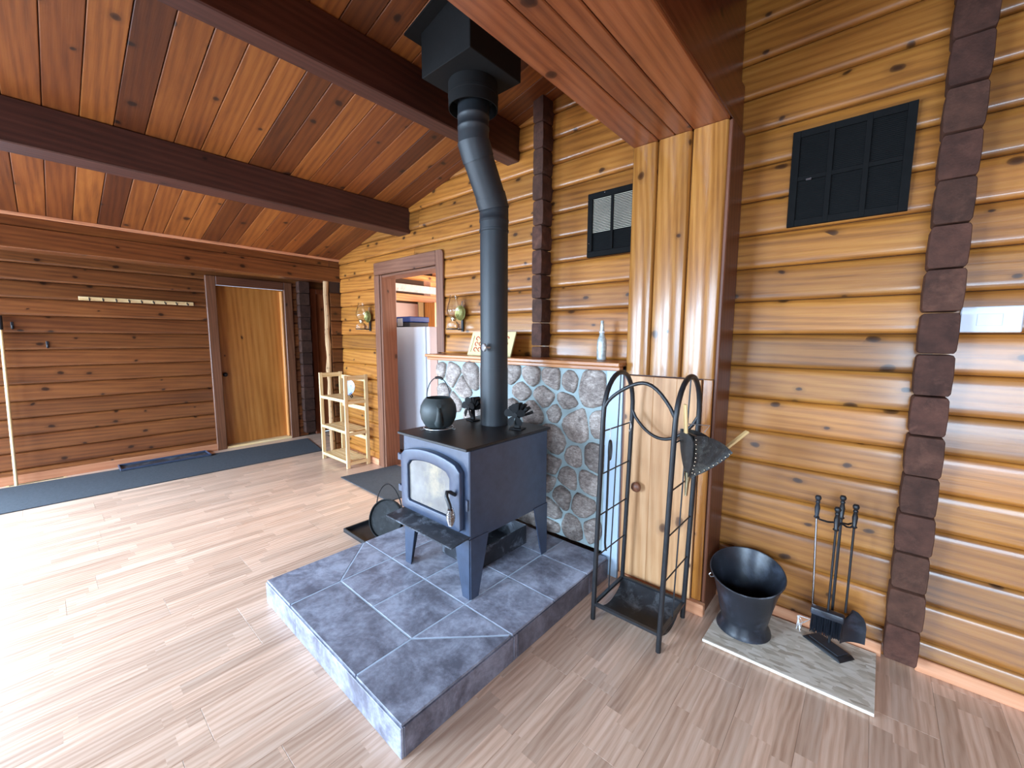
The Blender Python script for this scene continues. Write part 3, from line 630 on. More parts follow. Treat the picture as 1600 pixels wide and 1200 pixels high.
MB().box(-2.80, -1.048, 2.088, 2.386, 1.262, 1.284).build('top_board', W_MANT, ms, bevel=0.004)
MB().box(-2.78, -1.048, 2.098, 2.14, 1.238, 1.261).build('front_rail', W_MANT, ms, bevel=0.004)

HZ = 0.127
he = empty('hearth', (-1.72, 1.4, 0), 'raised slate tiled hearth under the wood stove', 'hearth')
HX0, HX1, HY_0, HY_1 = -2.345, -1.092, 0.69, 2.116
MB().box(HX0 + 0.012, HX1 - 0.012, HY_0 + 0.012, HY_1, 0, HZ - 0.0014).build('grout_base', M_GROUT, he)
gx = [HX0, -2.043, -1.725, -1.406, HX1]; gy = [0.95, 1.257, 1.573, 1.882, HY_1]
G = 0.0042
def tile(poly, parent=he, t=1.0, name='floor_tile', warm=0.0):
    cx = sum(p[0] for p in poly) / len(poly); cy = sum(p[1] for p in poly) / len(poly)
    pp = []
    n = len(poly)
    for i in range(n):   # inset by half a joint
        a, b_, c = Vector(poly[i - 1]), Vector(poly[i]), Vector(poly[(i + 1) % n])
        e1 = (b_ - a).normalized(); e2 = (c - b_).normalized(); n1 = Vector((-e1.y, e1.x)); n2 = Vector((-e2.y, e2.x))
        m = (n1 + n2); m = m / max(0.2, m.dot(n1)); pp.append((b_.x + m.x * G, b_.y + m.y * G))
    t *= 0.93 + random.random() * 0.14
    return MB().prism(pp, 'xy', HZ - 0.011, HZ).build(name, M_SLATE, parent, bevel=0.0015, color=(t * (1 + warm), t, t * (1 - warm), 1))
for i in range(4):
    for j in range(4):
        x0, x1, y0, y1 = gx[i], gx[i + 1], gy[j], gy[j + 1]
        if j == 0 and i == 0: tile([(x1, y0), (x1, y1), (x0, y1)])
        elif j == 0 and i == 3: tile([(x0, y0), (x1, y1), (x0, y1)])
        else: tile([(x0, y0), (x1, y0), (x1, y1), (x0, y1)])
tile([(HX0, HY_0), (-2.035, HY_0), (-2.043, 0.95), (HX0, 1.257)], t=0.9)
tile([(-2.035, HY_0), (-1.402, HY_0), (-1.406, 0.95), (-2.043, 0.95)], t=0.88)
tile([(-1.402, HY_0), (HX1, HY_0), (HX1, 1.257), (-1.406, 0.95)], t=0.88)
for (a, b_) in ((HX0, -1.965), (-1.963, HX1)):
    MB().box(a, b_, HY_0 - 0.002, HY_0 + 0.010, 0.001, HZ - 0.012).build('side_tile', M_SLATE, he, bevel=0.002)
for (a, b_, t) in ((HY_0 + 0.011, 1.262, 0.62), (1.265, 1.29, 0.5), (1.293, 1.9, 0.42), (1.903, HY_1, 0.46)):  # brownish tiles; shade of the side turned from the windows is in their tint
    MB().box(HX1 - 0.010, HX1 + 0.002, a, b_, 0.001, HZ - 0.012).build('side_tile', M_SLATE, he, bevel=0.002, color=(t * 1.08, t, t, 1))
MB().box(HX0 - 0.002, HX0 + 0.010, HY_0 + 0.011, HY_1, 0.001, HZ - 0.012).build('side_tile', M_SLATE, he, bevel=0.002)
MB().box(-1.43, -1.36, 1.72, 1.87, HZ + 0.0005, HZ + 0.003).build('grout_patch', M_GROUT, he) if False else None

# ------------------------------------------------------------------ wood stove
st = empty('wood_stove', (-1.68, 1.6, HZ), 'black cast wood stove with arched glass door on the tiled hearth', 'stove')
X0, X1, Y0, Y1 = -1.95, -1.408, 1.30, 1.925
MB().box(X0, X1, Y0, Y1, 0.425, 0.884).build('body', M_STOVE, st, bevel=0.005)
MB().box(X0 - 0.014, X1 + 0.012, Y0 - 0.03, Y1 + 0.014, 0.885, 0.900).build('top_plate', M_STOVET, st, bevel=0.003)
for sx in (0, 1):
    for sy in (0, 1):
        ex, ey = (X1 if sx else X0), (Y1 if sy else Y0); dx, dy = (-1 if sx else 1), (-1 if sy else 1)
        b = MB(); t = 0.010
        wt, wbm = 0.115, 0.052
        def quad(p0, p1, p2, p3, nrm):
            nv = Vector(nrm) * t; ps = [Vector(p) for p in (p0, p1, p2, p3)]
            b.add(ps + [p + nv for p in ps], [(0,1,2,3),(7,6,5,4),(0,4,5,1),(1,5,6,2),(2,6,7,3),(3,7,4,0)])
        zt, zb = 0.44, HZ + 0.001
        fx, fy = ex + dx * 0.0, ey + dy * 0.0
        quad((fx, ey, zb), (fx + dx * wbm, ey, zb), (fx + dx * wt, ey, zt), (fx, ey, zt), (0, -dy * 0.6, 0))
        quad((ex, fy, zb), (ex, fy + dy * wbm, zb), (ex, fy + dy * wt * 1.1, zt), (ex, fy, zt), (-dx * 0.6, 0, 0))
        b.build('leg', M_STOVE, st, bevel=0.0015)
def arch_poly(x0, x1, z0, z1, rise, rc=0.03, n=14):
    p = [(x0 + rc * .3, z0), (x1 - rc * .3, z0), (x1, z0 + rc * .3)]
    for i in range(n + 1):
        t = i / n; xx = x1 + (x0 - x1) * t; e = 1 - (2 * t - 1) ** 2
        zz = z1 + rise * (e ** 0.85)
        if i in (0, n): zz -= rc * 0.6
        p.append((xx, zz))
    p.append((x0, z0 + rc * .3))
    return p
def ring_prism(outer, inner, y0, y1):
    b = MB(); n = len(outer)
    for k, pl_ in enumerate((outer, inner)):
        pass
    vs = [(p[0], y0, p[1]) for p in outer] + [(p[0], y0, p[1]) for p in inner] + [(p[0], y1, p[1]) for p in outer] + [(p[0], y1, p[1]) for p in inner]
    fs = []
    for i in range(n):
        j = (i + 1) % n
        fs += [(i, j, n + j, n + i), (2 * n + i, 3 * n + i, 3 * n + j, 2 * n + j), (i, 2 * n + i, 2 * n + j, j), (n + i, n + j, 3 * n + j, 3 * n + i)]
    return b.add(vs, fs)
out = arch_poly(-1.935, -1.445, 0.475, 0.792, 0.045); inn = arch_poly(-1.872, -1.522, 0.528, 0.748, 0.028)
dr = ring_prism(out, inn, 1.268, 1.299).build('door', M_STOVE, st, bevel=0.005, seg=2, smooth=50)
MB().prism(arch_poly(-1.868, -1.526, 0.532, 0.744, 0.028), 'xz', 1.281, 1.286).build('glass_pane', M_SOOT, dr)
hb = MB().tube([(-1.475, 1.268, 0.66), (-1.478, 1.238, 0.682), (-1.482, 1.222, 0.686), (-1.474, 1.212, 0.668), (-1.456, 1.212, 0.638), (-1.446, 1.212, 0.615), (-1.444, 1.212, 0.535)], 0.0095, 8).build('door_handle', M_IRON, dr, smooth=60)
cp = [(-1.444 + 0.020 * (0.5 + 0.5 * math.sin(math.pi * i / 96)) * math.cos(i * 2 * math.pi / 8), 1.212 + 0.020 * (0.5 + 0.5 * math.sin(math.pi * i / 96)) * math.sin(i * 2 * math.pi / 8), 0.62 - 0.085 * i / 96) for i in range(97)]
MB().tube(cp, 0.003, 5).build('spring_grip', M_SILV, hb, smooth=60)
for z in (0.575, 0.755):
    MB().box(-1.968, -1.935, 1.272, 1.292, z - 0.017, z + 0.017).tube([(-1.965, 1.282, z - 0.02), (-1.965, 1.282, z + 0.02)], 0.009, 8).build('hinge', M_STOVE, st, bevel=0.001)
MB().box(-1.425, -1.412, 1.288, 1.30, 0.585, 0.64).build('latch_catch', M_STOVE, st, bevel=0.002)
MB().hexa([(-1.955, 1.178, 0.438), (-1.405, 1.178, 0.438), (-1.405, 1.30, 0.448), (-1.955, 1.30, 0.448), (-1.955, 1.178, 0.446), (-1.405, 1.178, 0.446), (-1.405, 1.30, 0.456), (-1.955, 1.30, 0.456)]).build('ash_lip', M_ASH, st, bevel=0.002)

# stove pipe
sp = empty('stove_pipe', (-1.70, 1.775, 0.9), 'matte black stove pipe with an offset elbow rising from the stove', 'stove pipe')
R = 0.083; PX = -1.70
MB().lathe([(R, 0.901), (R, 1.24)], (PX, 1.775, 0), 28).build('pipe_section', M_PIPE, sp, smooth=50)
MB().lathe([(R - 0.002, 1.24), (R - 0.002, 2.02), (R + .002, 2.022), (R + .002, 2.034), (R - .001, 2.036), (R - .001, 2.075), (R + .002, 2.077), (R + .002, 2.09), (R, 2.092), (R, 2.12)], (PX, 1.775, 0), 28).build('pipe_section', M_PIPE, sp, smooth=50)
def ring_chain(name, pts, dirs, r):
    b = MB(); vs = []; n = 28
    for p, d in zip(pts, dirs):
        d = Vector(d).normalized(); u = Vector((1, 0, 0)); w = d.cross(u).normalized()
        vs += [Vector(p) + (u * math.cos(2 * math.pi * k / n) + w * math.sin(2 * math.pi * k / n)) * r for k in range(n)]
    m = len(pts)
    b.add(vs, [(i * n + k, i * n + (k + 1) % n, (i + 1) * n + (k + 1) % n, (i + 1) * n + k) for i in range(m - 1) for k in range(n)])
    return b.build(name, M_PIPE, sp, smooth=50)
A = Vector((PX, 1.775, 2.12)); Bp = Vector((PX, 1.616, 2.49)); d0 = Vector((0, 0, 1)); s1 = Vector((0, -0.42, 0.9)).normalized(); s2 = Vector((0, -0.62, 0.78)).normalized()
e1 = A + d0 * 0.03; e2 = e1 + s1 * 0.075; e3 = Bp - d0 * 0.03; e4 = e3 - s1 * 0.085
md1 = (d0 + s1).normalized(); md2 = (s1 + (e4 - e2).normalized()).normalized()
ring_chain('elbow_gore', [A, e1], [d0, md1], R)
ring_chain('elbow_gore', [e1, e2], [md1, md2], R + 0.004)
ring_chain('elbow_gore', [e2, e4], [md2, md2], R)
ring_chain('elbow_gore', [e4, e3], [md2, md1], R + 0.004)
ring_chain('elbow_gore', [e3, Bp], [md1, d0], R)
MB().lathe([(R, 2.49), (R, 2.52), (R + .002, 2.522), (R + .002, 2.532), (R, 2.534), (R, 2.575), (R + .002, 2.577), (R + .002, 2.587), (R, 2.589), (R, 2.70)], (PX, 1.616, 0), 28).build('pipe_section', M_PIPE, sp, smooth=50)
MB().shell([(R + 0.005, 2.70), (0.118, 2.685), (0.127, 2.62), (0.131, 2.62), (0.131, 2.675), (0.133, 2.677), (0.133, 2.69), (0.131, 2.692), (0.131, 2.744)], (PX, 1.616, 0), 32).build('collar', M_BOXB, sp, smooth=40)
dk = MB().lathe([(0.001, 0), (0.020, 0.001), (0.0235, 0.006), (0.0235, 0.012), (0.012, 0.016), (0.006, 0.02), (0.006, 0.045)], (0, 0, 0), 18).xf(Matrix.Translation((-1.672, 1.655, 1.364)) @ Matrix.Rotation(-math.pi / 2, 4, 'X') @ Matrix.Rotation(0.3, 4, 'Y')).build('damper_knob', M_WIRE, sp, smooth=40)
MB().tube([(-1.64, 1.72, 1.03), (-1.60, 1.69, 0.985)], 0.006, 8).build('thermometer_rod', M_SILV, sp) if False else None
cbx = empty('chimney_box', (-1.68, 1.59, 2.745), 'square black chimney support box under the ceiling', 'chimney box')
BX0, BX1, BY0, BY1 = -1.862, -1.498, 1.405, 1.768
MB().hexa([(BX0, BY0, 2.745), (BX1, BY0, 2.745), (BX1, BY1, 2.745), (BX0, BY1, 2.745), (BX0, BY0, ceil_z(BX0) - 0.012), (BX1, BY0, ceil_z(BX1) - 0.012), (BX1, BY1, ceil_z(BX1) - 0.012), (BX0, BY1, ceil_z(BX0) - 0.012)]).build('box', M_BOXB, cbx, bevel=0.003)
q0, q1 = BX0 - 0.06, BX1 + 0.06
MB().hexa([(q0, BY0 - 0.06, ceil_z(q0) - 0.011), (q1, BY0 - 0.06, ceil_z(q1) - 0.011), (q1, BY1 + 0.06, ceil_z(q1) - 0.011), (q0, BY1 + 0.06, ceil_z(q0) - 0.011), (q0, BY0 - 0.06, ceil_z(q0) - 0.001), (q1, BY0 - 0.06, ceil_z(q1) - 0.001), (q1, BY1 + 0.06, ceil_z(q1) - 0.001), (q0, BY1 + 0.06, ceil_z(q0) - 0.001)]).build('trim_plate', M_BOXB, cbx)

# things on the stove
tv = empty('trivet', (-1.855, 1.475, 0.9), 'thin silver wire trivet under the black kettle', 'trivet')
tr = MB().tube([(-1.855 + 0.085 * math.cos(a * math.pi / 16), 1.475 + 0.085 * math.sin(a * math.pi / 16), 0.906) for a in range(32)], 0.0028, 6, True).build('ring', M_WIRE, tv, smooth=60)
for a in (0.3, 2.4, 4.5):
    MB().tube([(-1.855 + r_ * math.cos(a), 1.475 + r_ * math.sin(a), z) for r_, z in ((0.02, 0.906), (0.095, 0.906), (0.108, 0.902), (0.112, 0.908))], 0.0025, 6).build('foot', M_WIRE, tv, smooth=60)
kt = empty('kettle', (-1.855, 1.475, 0.91), 'round black cast iron kettle with wire bail on the stove', 'kettle')
kc_ = (-1.855, 1.475, 0.909)
MB().shell([(0.001, 0.0), (0.06, 0.0), (0.078, 0.012), (0.098, 0.05), (0.105, 0.09), (0.100, 0.125), (0.084, 0.155), (0.072, 0.167), (0.070, 0.170), (0.066, 0.168), (0.078, 0.15), (0.094, 0.115), (0.094, 0.06), (0.06, 0.012), (0.001, 0.008)], kc_, 32).build('pot', M_KET, kt, smooth=60)
sd = Vector((0.80, -0.60, 0)).normalized(); kcv = Vector(kc_)
MB().tube([kcv + sd * 0.085 + Vector((0, 0, 0.035)), kcv + sd * 0.118 + Vector((0, 0, 0.06)), kcv + sd * 0.125 + Vector((0, 0, 0.10)), kcv + sd * 0.132 + Vector((0, 0, 0.13)), kcv + sd * 0.15 + Vector((0, 0, 0.142))], [0.026, 0.019, 0.013, 0.011, 0.012], 10).build('spout', M_KET, kt, smooth=60)
hdir = Vector((0.72, 0.69, 0)); bp = [kcv + hdir * (0.066 * math.cos(math.pi * i / 14)) + Vector((0, 0, 0.165 + 0.12 * math.sin(math.pi * i / 14))) for i in range(15)]
MB().tube(bp, 0.0028, 6).build('bail', M_ASH, kt, smooth=60)
MB().tube(bp[5:9], 0.0075, 8).build('grip', M_IRON, kt, smooth=60)
def stove_fan(x, y, ang, label):
    e = empty('stove_fan', (x, y, 0.901), label, 'fan', 'fans on the stove top')
    Mx = Matrix.Translation((x, y, 0.901)) @ Matrix.Rotation(ang, 4, 'Z')
    MB().box(-0.04, 0.04, -0.03, 0.03, 0.0, 0.007).xf(Mx).build('base', M_FAN, e, bevel=0.002)
    MB().hexa([(-0.018, -0.008, 0.007), (0.018, -0.008, 0.007), (0.018, 0.008, 0.007), (-0.018, 0.008, 0.007), (-0.012, -0.008, 0.075), (0.012, -0.008, 0.075), (0.012, 0.008, 0.075), (-0.012, 0.008, 0.075)]).xf(Mx).build('stem', M_FAN, e, bevel=0.002)
    for k in range(7):
        a = -1.15 + 2.3 * k / 6
        MB().hexa([(-0.003, 0.004, 0.0), (0.003, 0.004, 0.0), (0.003, 0.04, 0.0), (-0.003, 0.04, 0.0), (-0.009, 0.0, 0.082), (0.009, 0.0, 0.082), (0.009, 0.05, 0.082), (-0.009, 0.05, 0.082)]).xf(Mx @ Matrix.Translation((0, 0, 0.065)) @ Matrix.Rotation(a, 4, 'Y')).build('fin', M_FAN, e, bevel=0.001)
    MB().lathe([(0.001, 0), (0.016, 0.001), (0.018, 0.02), (0.018, 0.03)], (0, 0, 0), 14).xf(Mx @ Matrix.Translation((0, -0.04, 0.085)) @ Matrix.Rotation(-math.pi / 2, 4, 'X')).build('hub', M_FAN, e, smooth=50)
    for k in range(5):
        a = k * 2 * math.pi / 5 + 0.35
        b = MB(); pr = [(0.012, 0.008), (0.026, 0.016), (0.045, 0.022), (0.06, 0.017), (0.067, 0.005)]
        vs = []
        for (r_, w_) in pr: vs += [(r_, -w_, -0.006 * w_ / 0.027), (r_, w_, 0.010 * w_ / 0.027)]
        n = len(pr); b.add(vs + [(p[0], p[1], p[2] + 0.0015) for p in vs], [(2 * i, 2 * i + 1, 2 * i + 3, 2 * i + 2) for i in range(n - 1)] + [(2 * n + 2 * i, 2 * n + 2 * i + 2, 2 * n + 2 * i + 3, 2 * n + 2 * i + 1) for i in range(n - 1)])
        b.xf(Mx @ Matrix.Translation((0, -0.036, 0.085)) @ Matrix.Rotation(math.pi / 2, 4, 'X') @ Matrix.Rotation(a, 4, 'Z')).build('blade', M_FAN, e, smooth=60)
stove_fan(-1.87, 1.76, -0.15, 'black stove fan between the kettle and the pipe')
stove_fan(-1.50, 1.76, 0.25, 'black stove fan at the right of the pipe')

# ash pan under the stove, tongs scrap
ap = empty('ash_pan', (-1.7, 1.72, HZ), 'galvanised ash pan pushed under the stove', 'pan')
b = MB(); ax0, ax1, ay0, ay1, az, t = -1.87, -1.565, 1.50, 1.93, 0.115, 0.004
z0 = HZ + 0.001
MB().box(ax0, ax1, ay0, ay1, z0, z0 + t).build('bottom', M_ASH, ap)
for (a, b_, c, d) in ((ax0, ax1, ay0, ay0 + t), (ax0, ax1, ay1 - t, ay1), (ax0, ax0 + t, ay0 + t, ay1 - t), (ax1 - t, ax1, ay0 + t, ay1 - t)):
    MB().box(a, b_, c, d, z0 + t, z0 + az).build('side', M_ASH, ap, bevel=0.001)
MB().tube([(ax0, ay0, z0 + az), (ax1, ay0, z0 + az), (ax1, ay1, z0 + az), (ax0, ay1, z0 + az)], 0.004, 6, True).build('rim', M_ASH, ap)

# scuttle in its tray left of the hearth
ct = empty('ash_tray', (-2.62, 1.5, 0), 'shallow black tray on the floor left of the hearth', 'tray')
MB().box(-2.82, -2.36, 1.35, 1.66, 0.001, 0.005).build('bottom', M_IRON, ct)
for (a, b_, c, d) in ((-2.82, -2.36, 1.35, 1.362), (-2.82, -2.36, 1.648, 1.66), (-2.82, -2.808, 1.362, 1.648), (-2.372, -2.36, 1.362, 1.648)):
    MB().box(a, b_, c, d, 0.005, 0.028).build('rim', M_IRON, ct, bevel=0.002)
cs = empty('coal_scuttle', (-2.52, 1.5, 0.01), 'round black scuttle with a tall bail handle beside the stove', 'scuttle')
Mc = Matrix.Translation((-2.50, 1.515, 0.142)) @ Matrix.Rotation(0.35, 4, 'Z') @ Matrix.Rotation(math.radians(72), 4, 'X')
sc_prof = [(0.001, -0.03), (0.10, -0.03), (0.13, -0.022), (0.136, 0.0), (0.138, 0.022), (0.132, 0.024)]
MB().lathe(sc_prof + [(0.126, 0.010), (0.10, 0.006), (0.001, 0.004)], (0, 0, 0), 28).xf(Mc).build('bowl', M_SOOTY, cs, smooth=50, color=(0.9, 0.9, 0.9, 1))
hpts = [(-2.61 + 0.24 * i / 12, 1.50 + 0.06 * i / 12, 0.215 + 0.18 * math.sin(math.pi * i / 12) ** 0.6) for i in range(13)]
MB().tube(hpts, 0.0045, 6).build('bail', M_IRON, cs, smooth=60)

# ------------------------------------------------------------------ mantel objects, lamps, vents
pf = empty('picture_frame', (-2.16, 2.22, 1.285), 'cream framed print with red pattern leaning on the mantel behind the pipe', 'picture')
Mp = Matrix.Translation((-2.165, 2.19, 1.2855)) @ Matrix.Rotation(-0.35, 4, 'X')
for (a, b_, c, d) in ((-0.225, 0.225, 0, 0.028), (-0.225, 0.225, 0.162, 0.19), (-0.225, -0.197, 0.028, 0.162), (0.197, 0.225, 0.028, 0.162)):
    MB().box(a, b_, 0.0, 0.014, c, d).xf(Mp).build('frame_rail', M_CREAM, pf, bevel=0.002)
pr_ = MB().box(-0.197, 0.197, 0.006, 0.012, 0.028, 0.162).xf(Mp).build('print', M_CREAM, pf)
for i in range(8):
    for j in range(3):
        cx, cz = -0.155 + 0.044 * i, 0.05 + 0.044 * j
        pts = [(cx + 0.015 * math.cos(a * math.pi / 5), 0.0045, cz + 0.015 * math.sin(a * math.pi / 5)) for a in range(9)]
        MB().tube(pts, 0.0035, 5).xf(Mp).build('motif', M_RED, pr_, smooth=60)
bt = empty('glass_bottle', (-1.265, 2.28, 1.285), 'slim mottled glass bottle on the mantel beside the pillar', 'bottle')
MB().lathe([(0.001, 0.0), (0.026, 0.0), (0.029, 0.01), (0.030, 0.09), (0.027, 0.125), (0.017, 0.15), (0.0145, 0.165)], (-1.265, 2.28, 1.2855), 20).build('body', M_LGLASS, bt, smooth=60)
MB().lathe([(0.0165, 0.166), (0.0175, 0.168), (0.0175, 0.176), (0.0165, 0.178)], (-1.265, 2.28, 1.2855), 16).build('neck_band', M_PLATE, bt, smooth=40)
MB().lathe([(0.0135, 0.179), (0.012, 0.205), (0.0105, 0.215), (0.0105, 0.236), (0.007, 0.242)], (-1.265, 2.28, 1.2855), 16).build('neck', M_LGLASS, bt, smooth=60)

def oil_lamp(x, z, label):
    e = empty('oil_lamp', (x, 2.385, z), label, 'lamp', 'wall oil lamps beside the kitchen doorway')
    y = 2.285
    MB().box(x - 0.012, x + 0.012, 2.376, 2.39, z - 0.02, z + 0.12).build('wall_plate', M_IRON, e, bevel=0.002)
    MB().tube([(x, 2.38, z), (x, y + 0.05, z - 0.004)], 0.006, 8).build('arm', M_IRON, e)
    MB().tube([(x + 0.06 * math.cos(a * math.pi / 10), y + 0.06 * math.sin(a * math.pi / 10), z) for a in range(20)], 0.005, 6, True).build('ring_holder', M_IRON, e, smooth=60)
    MB().lathe([(0.001, 0.0), (0.046, 0.0), (0.056, 0.012), (0.052, 0.035), (0.034, 0.055), (0.018, 0.062)], (x, y, z + 0.004), 20).build('font', M_GLASS, e, smooth=60)
    bu = MB().lathe([(0.018, 0.0), (0.022, 0.01), (0.026, 0.022), (0.020, 0.034), (0.001, 0.036)], (x, y, z + 0.067), 16).build('burner', M_BRASS, e, smooth=50)
    MB().tube([(x + 0.02, y - 0.01, z + 0.08), (x + 0.045, y - 0.02, z + 0.078)], 0.003, 6).build('wick_key', M_BRASS, bu)
    MB().shell([(0.032, 0.0), (0.052, 0.03), (0.058, 0.055), (0.048, 0.095), (0.034, 0.14), (0.028, 0.18), (0.0255, 0.18), (0.0315, 0.14), (0.0455, 0.095), (0.0555, 0.055), (0.0495, 0.03), (0.030, 0.0)], (x, y, z + 0.098), 24).build('chimney', M_GLASS, e, smooth=60)
    rf = MB().lathe([(0.001, 0.0), (0.03, 0.003), (0.055, 0.012), (0.062, 0.018), (0.064, 0.018), (0.062, 0.012), (0.03, -0.002), (0.001, -0.005)], (0, 0, 0), 28).xf(Matrix.Translation((x + 0.005, 2.372, z + 0.135)) @ Matrix.Rotation(math.pi / 2, 4, 'X')).build('reflector', M_MIRG, e, smooth=60)
    MB().tube([(x + 0.005, 2.372, z + 0.198), (x + 0.005, 2.378, z + 0.235)], 0.005, 6).build('hook', M_WIRE, rf)
oil_lamp(-4.155, 1.505, 'glass oil lamp with green reflector left of the kitchen doorway')
oil_lamp(-2.655, 1.49, 'glass oil lamp with green reflector right of the kitchen doorway')

vl = empty('vent_grille', (-1.30, 2.38, 2.04), 'black framed vent grille with wire mesh left of the pillar', 'vent')
vx0, vx1, vz0, vz1, vy = -1.44, -1.07, 1.935, 2.325, 2.372
fb = 0.035
for (a, b_, c, d) in ((vx0, vx1, vz0, vz0 + fb), (vx0, vx1, vz1 - fb, vz1), (vx0, vx0 + fb, vz0 + fb, vz1 - fb), (vx1 - fb, vx1, vz0 + fb, vz1 - fb)):
    MB().box(a, b_, vy - 0.008, vy + 0.02, c, d).build('frame_bar', M_MESH, vl, bevel=0.003)
MB().box(vx0 + fb, vx1 - fb, vy + 0.010, vy + 0.016, vz0 + fb, vz1 - fb).build('back_plate', M_MESH, vl)
MB().box(-1.278, -1.262, vy - 0.006, vy + 0.008, vz0 + fb, vz1 - fb).build('mullion', M_MESH, vl)
n = 34; m1 = MB(); m2 = MB()
for i in range(n):
    z = vz0 + fb + 0.004 + (vz1 - vz0 - 2 * fb - 0.008) * i / (n - 1)
    lit_ = z > 2.085  # upper wires get a pale copy of the metal, painted as lit
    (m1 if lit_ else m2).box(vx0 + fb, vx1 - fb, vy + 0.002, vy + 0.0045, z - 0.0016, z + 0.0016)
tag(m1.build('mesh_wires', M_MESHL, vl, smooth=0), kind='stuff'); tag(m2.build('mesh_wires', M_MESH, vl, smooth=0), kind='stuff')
for (cx, cz) in ((vx0 + 0.016, 2.02), (-1.32, vz1 - 0.012)): MB().ball((cx, vy - 0.009, cz), 0.004, 8, 6).build('screw', M_SILV, vl)
vr_ = empty('black_vent', (-0.145, 2.385, 2.15), 'large flat black vent panel with six mesh squares on the right wall', 'vent')
px0, px1, pz0, pz1, pyy = -0.358, 0.058, 1.945, 2.368, 2.374
MB().box(px0, px1, pyy + 0.010, pyy + 0.016, pz0, pz1).build('back_plate', M_MESH, vr_)
cw = (px1 - px0 - 0.03 * 2 - 0.02 * 2) / 3; chh = (pz1 - pz0 - 0.03 * 2 - 0.02) / 2
for (a, b_) in ((px0, px0 + 0.03), (px1 - 0.03, px1), (px0 + 0.03 + cw, px0 + 0.05 + cw), (px0 + 0.05 + 2 * cw, px0 + 0.07 + 2 * cw)):
    MB().box(a, b_, pyy, pyy + 0.010, pz0, pz1).build('frame_bar', M_MESH, vr_, bevel=0.001)
for (c, d) in ((pz0, pz0 + 0.03), (pz1 - 0.03, pz1), (pz0 + 0.03 + chh, pz0 + 0.05 + chh)):
    MB().box(px0 + 0.03, px1 - 0.03, pyy + 0.001, pyy + 0.0095, c, d).build('frame_bar', M_MESH, vr_, bevel=0.001)
for i in range(3):
    for j in range(2):
        xx0 = px0 + 0.03 + i * (cw + 0.02); zz0 = pz0 + 0.03 + j * (chh + 0.02); mm = MB()
        for k in range(22): zz = zz0 + chh * (k + 0.5) / 22; mm.box(xx0, xx0 + cw, pyy + 0.006, pyy + 0.0085, zz - 0.0017, zz + 0.0017)
        tag(mm.build('mesh_wires', M_MESH, vr_, smooth=0), kind='stuff')
MB().box(-0.295, -0.275, pyy - 0.004, pyy, 2.142, 2.15).build('catch', M_SILV, vr_)
wp = empty('wall_plate', (0.322, 2.385, 1.5), 'pale blue-white blank plate on the wall at the far right', 'wall plate')
MB().box(0.243, 0.402, 2.377, 2.388, 1.449, 1.547).build('plate', M_PLATE, wp, bevel=0.003)
MB().box(0.287, 0.352, 2.374, 2.3765, 1.474, 1.519).build('cover', M_PLATE, wp, bevel=0.001)

# ------------------------------------------------------------------ firewood rack
rk = empty('firewood_rack', (-0.8, 1.9, 0), 'tall black wrought iron firewood rack with two hoops in front of the pillar', 'rack')
RY0, RY1 = 1.742, 2.058
def sh(x, y, z): return (x + 0.024 * z, y, z)
RX = (-0.972, -0.634)
for x in RX:
    pts = [sh(x, RY0, z) for z in (0, 0.3, 0.6, 0.9, 1.03)]
    for i in range(1, 16):
        a = math.pi * i / 16; pts.append(sh(x, (RY0 + RY1) / 2 - (RY1 - RY0) / 2 * math.cos(a), 1.03 + 0.222 * math.sin(a) ** 0.85))
    pts += [sh(x, RY1, z) for z in (1.03, 0.9, 0.6, 0.3, 0)]
    MB().tube(pts, 0.0122, 8).build('hoop', M_IRON, rk, smooth=60)
    MB().tube([sh(x, 1.9, 0.09), sh(x, 1.9, 1.25)], 0.0035, 6).build('centre_rod', M_IRON, rk, smooth=60)
    for z in (0.335, 0.548, 0.76, 0.975):
        MB().tube([sh(x, RY0, z), sh(x, RY1, z)], 0.0036, 6).build('rung', M_IRON, rk, smooth=60)
    MB().box(x + 0.002 - 0.008, x + 0.002 + 0.008, RY0, RY1, 0.075, 0.088).build('base_bar', M_IRON, rk)
aa = [(-0.948 + 0.336 * i / 16, RY0 + 0.004, 1.085 + 0.135 * math.sin(math.pi * i / 16) ** 0.75 * (1 + 0.10 * math.sin(2 * math.pi * i / 16) * -1)) for i in range(17)]
MB().tube(aa, 0.0085, 8).build('arched_bar', M_IRON, rk, smooth=60)
ab = [(-0.948 + 0.336 * i / 16, RY1 - 0.004, 1.045 - 0.135 * math.sin(math.pi * i / 16) ** 0.75) for i in range(17)]
MB().tube(ab, 0.0085, 8).build('sagging_bar', M_IRON, rk, smooth=60)
b = MB(); ns = 12; vs = []
for i in range(ns + 1):
    t = i / ns; y = RY0 + 0.012 + (RY1 - RY0 - 0.024) * t; z = 0.084 - 0.066 * math.sin(math.pi * t) ** 0.8
    vs += [(-0.962, y, z), (-0.638, y, z), (-0.962, y, z - 0.003), (-0.638, y, z - 0.003)]
b.add(vs, [f for i in range(ns) for f in ((4*i, 4*i+1, 4*i+5, 4*i+4), (4*i+2, 4*i+6, 4*i+7, 4*i+3))] + [(4*i, 4*i+4, 4*i+6, 4*i+2) for i in range(ns)] + [(4*i+1, 4*i+3, 4*i+7, 4*i+5) for i in range(ns)] + [(0, 2, 3, 1), (4*ns, 4*ns+1, 4*ns+3, 4*ns+2)])
b.build('log_tray', M_ASH, rk, smooth=50, color=(0.62, 0.6, 0.56, 1))
for y in (RY0, RY1): MB().box(-0.97, -0.63, y - 0.008, y + 0.008, 0.078, 0.092).build('base_bar', M_IRON, rk)
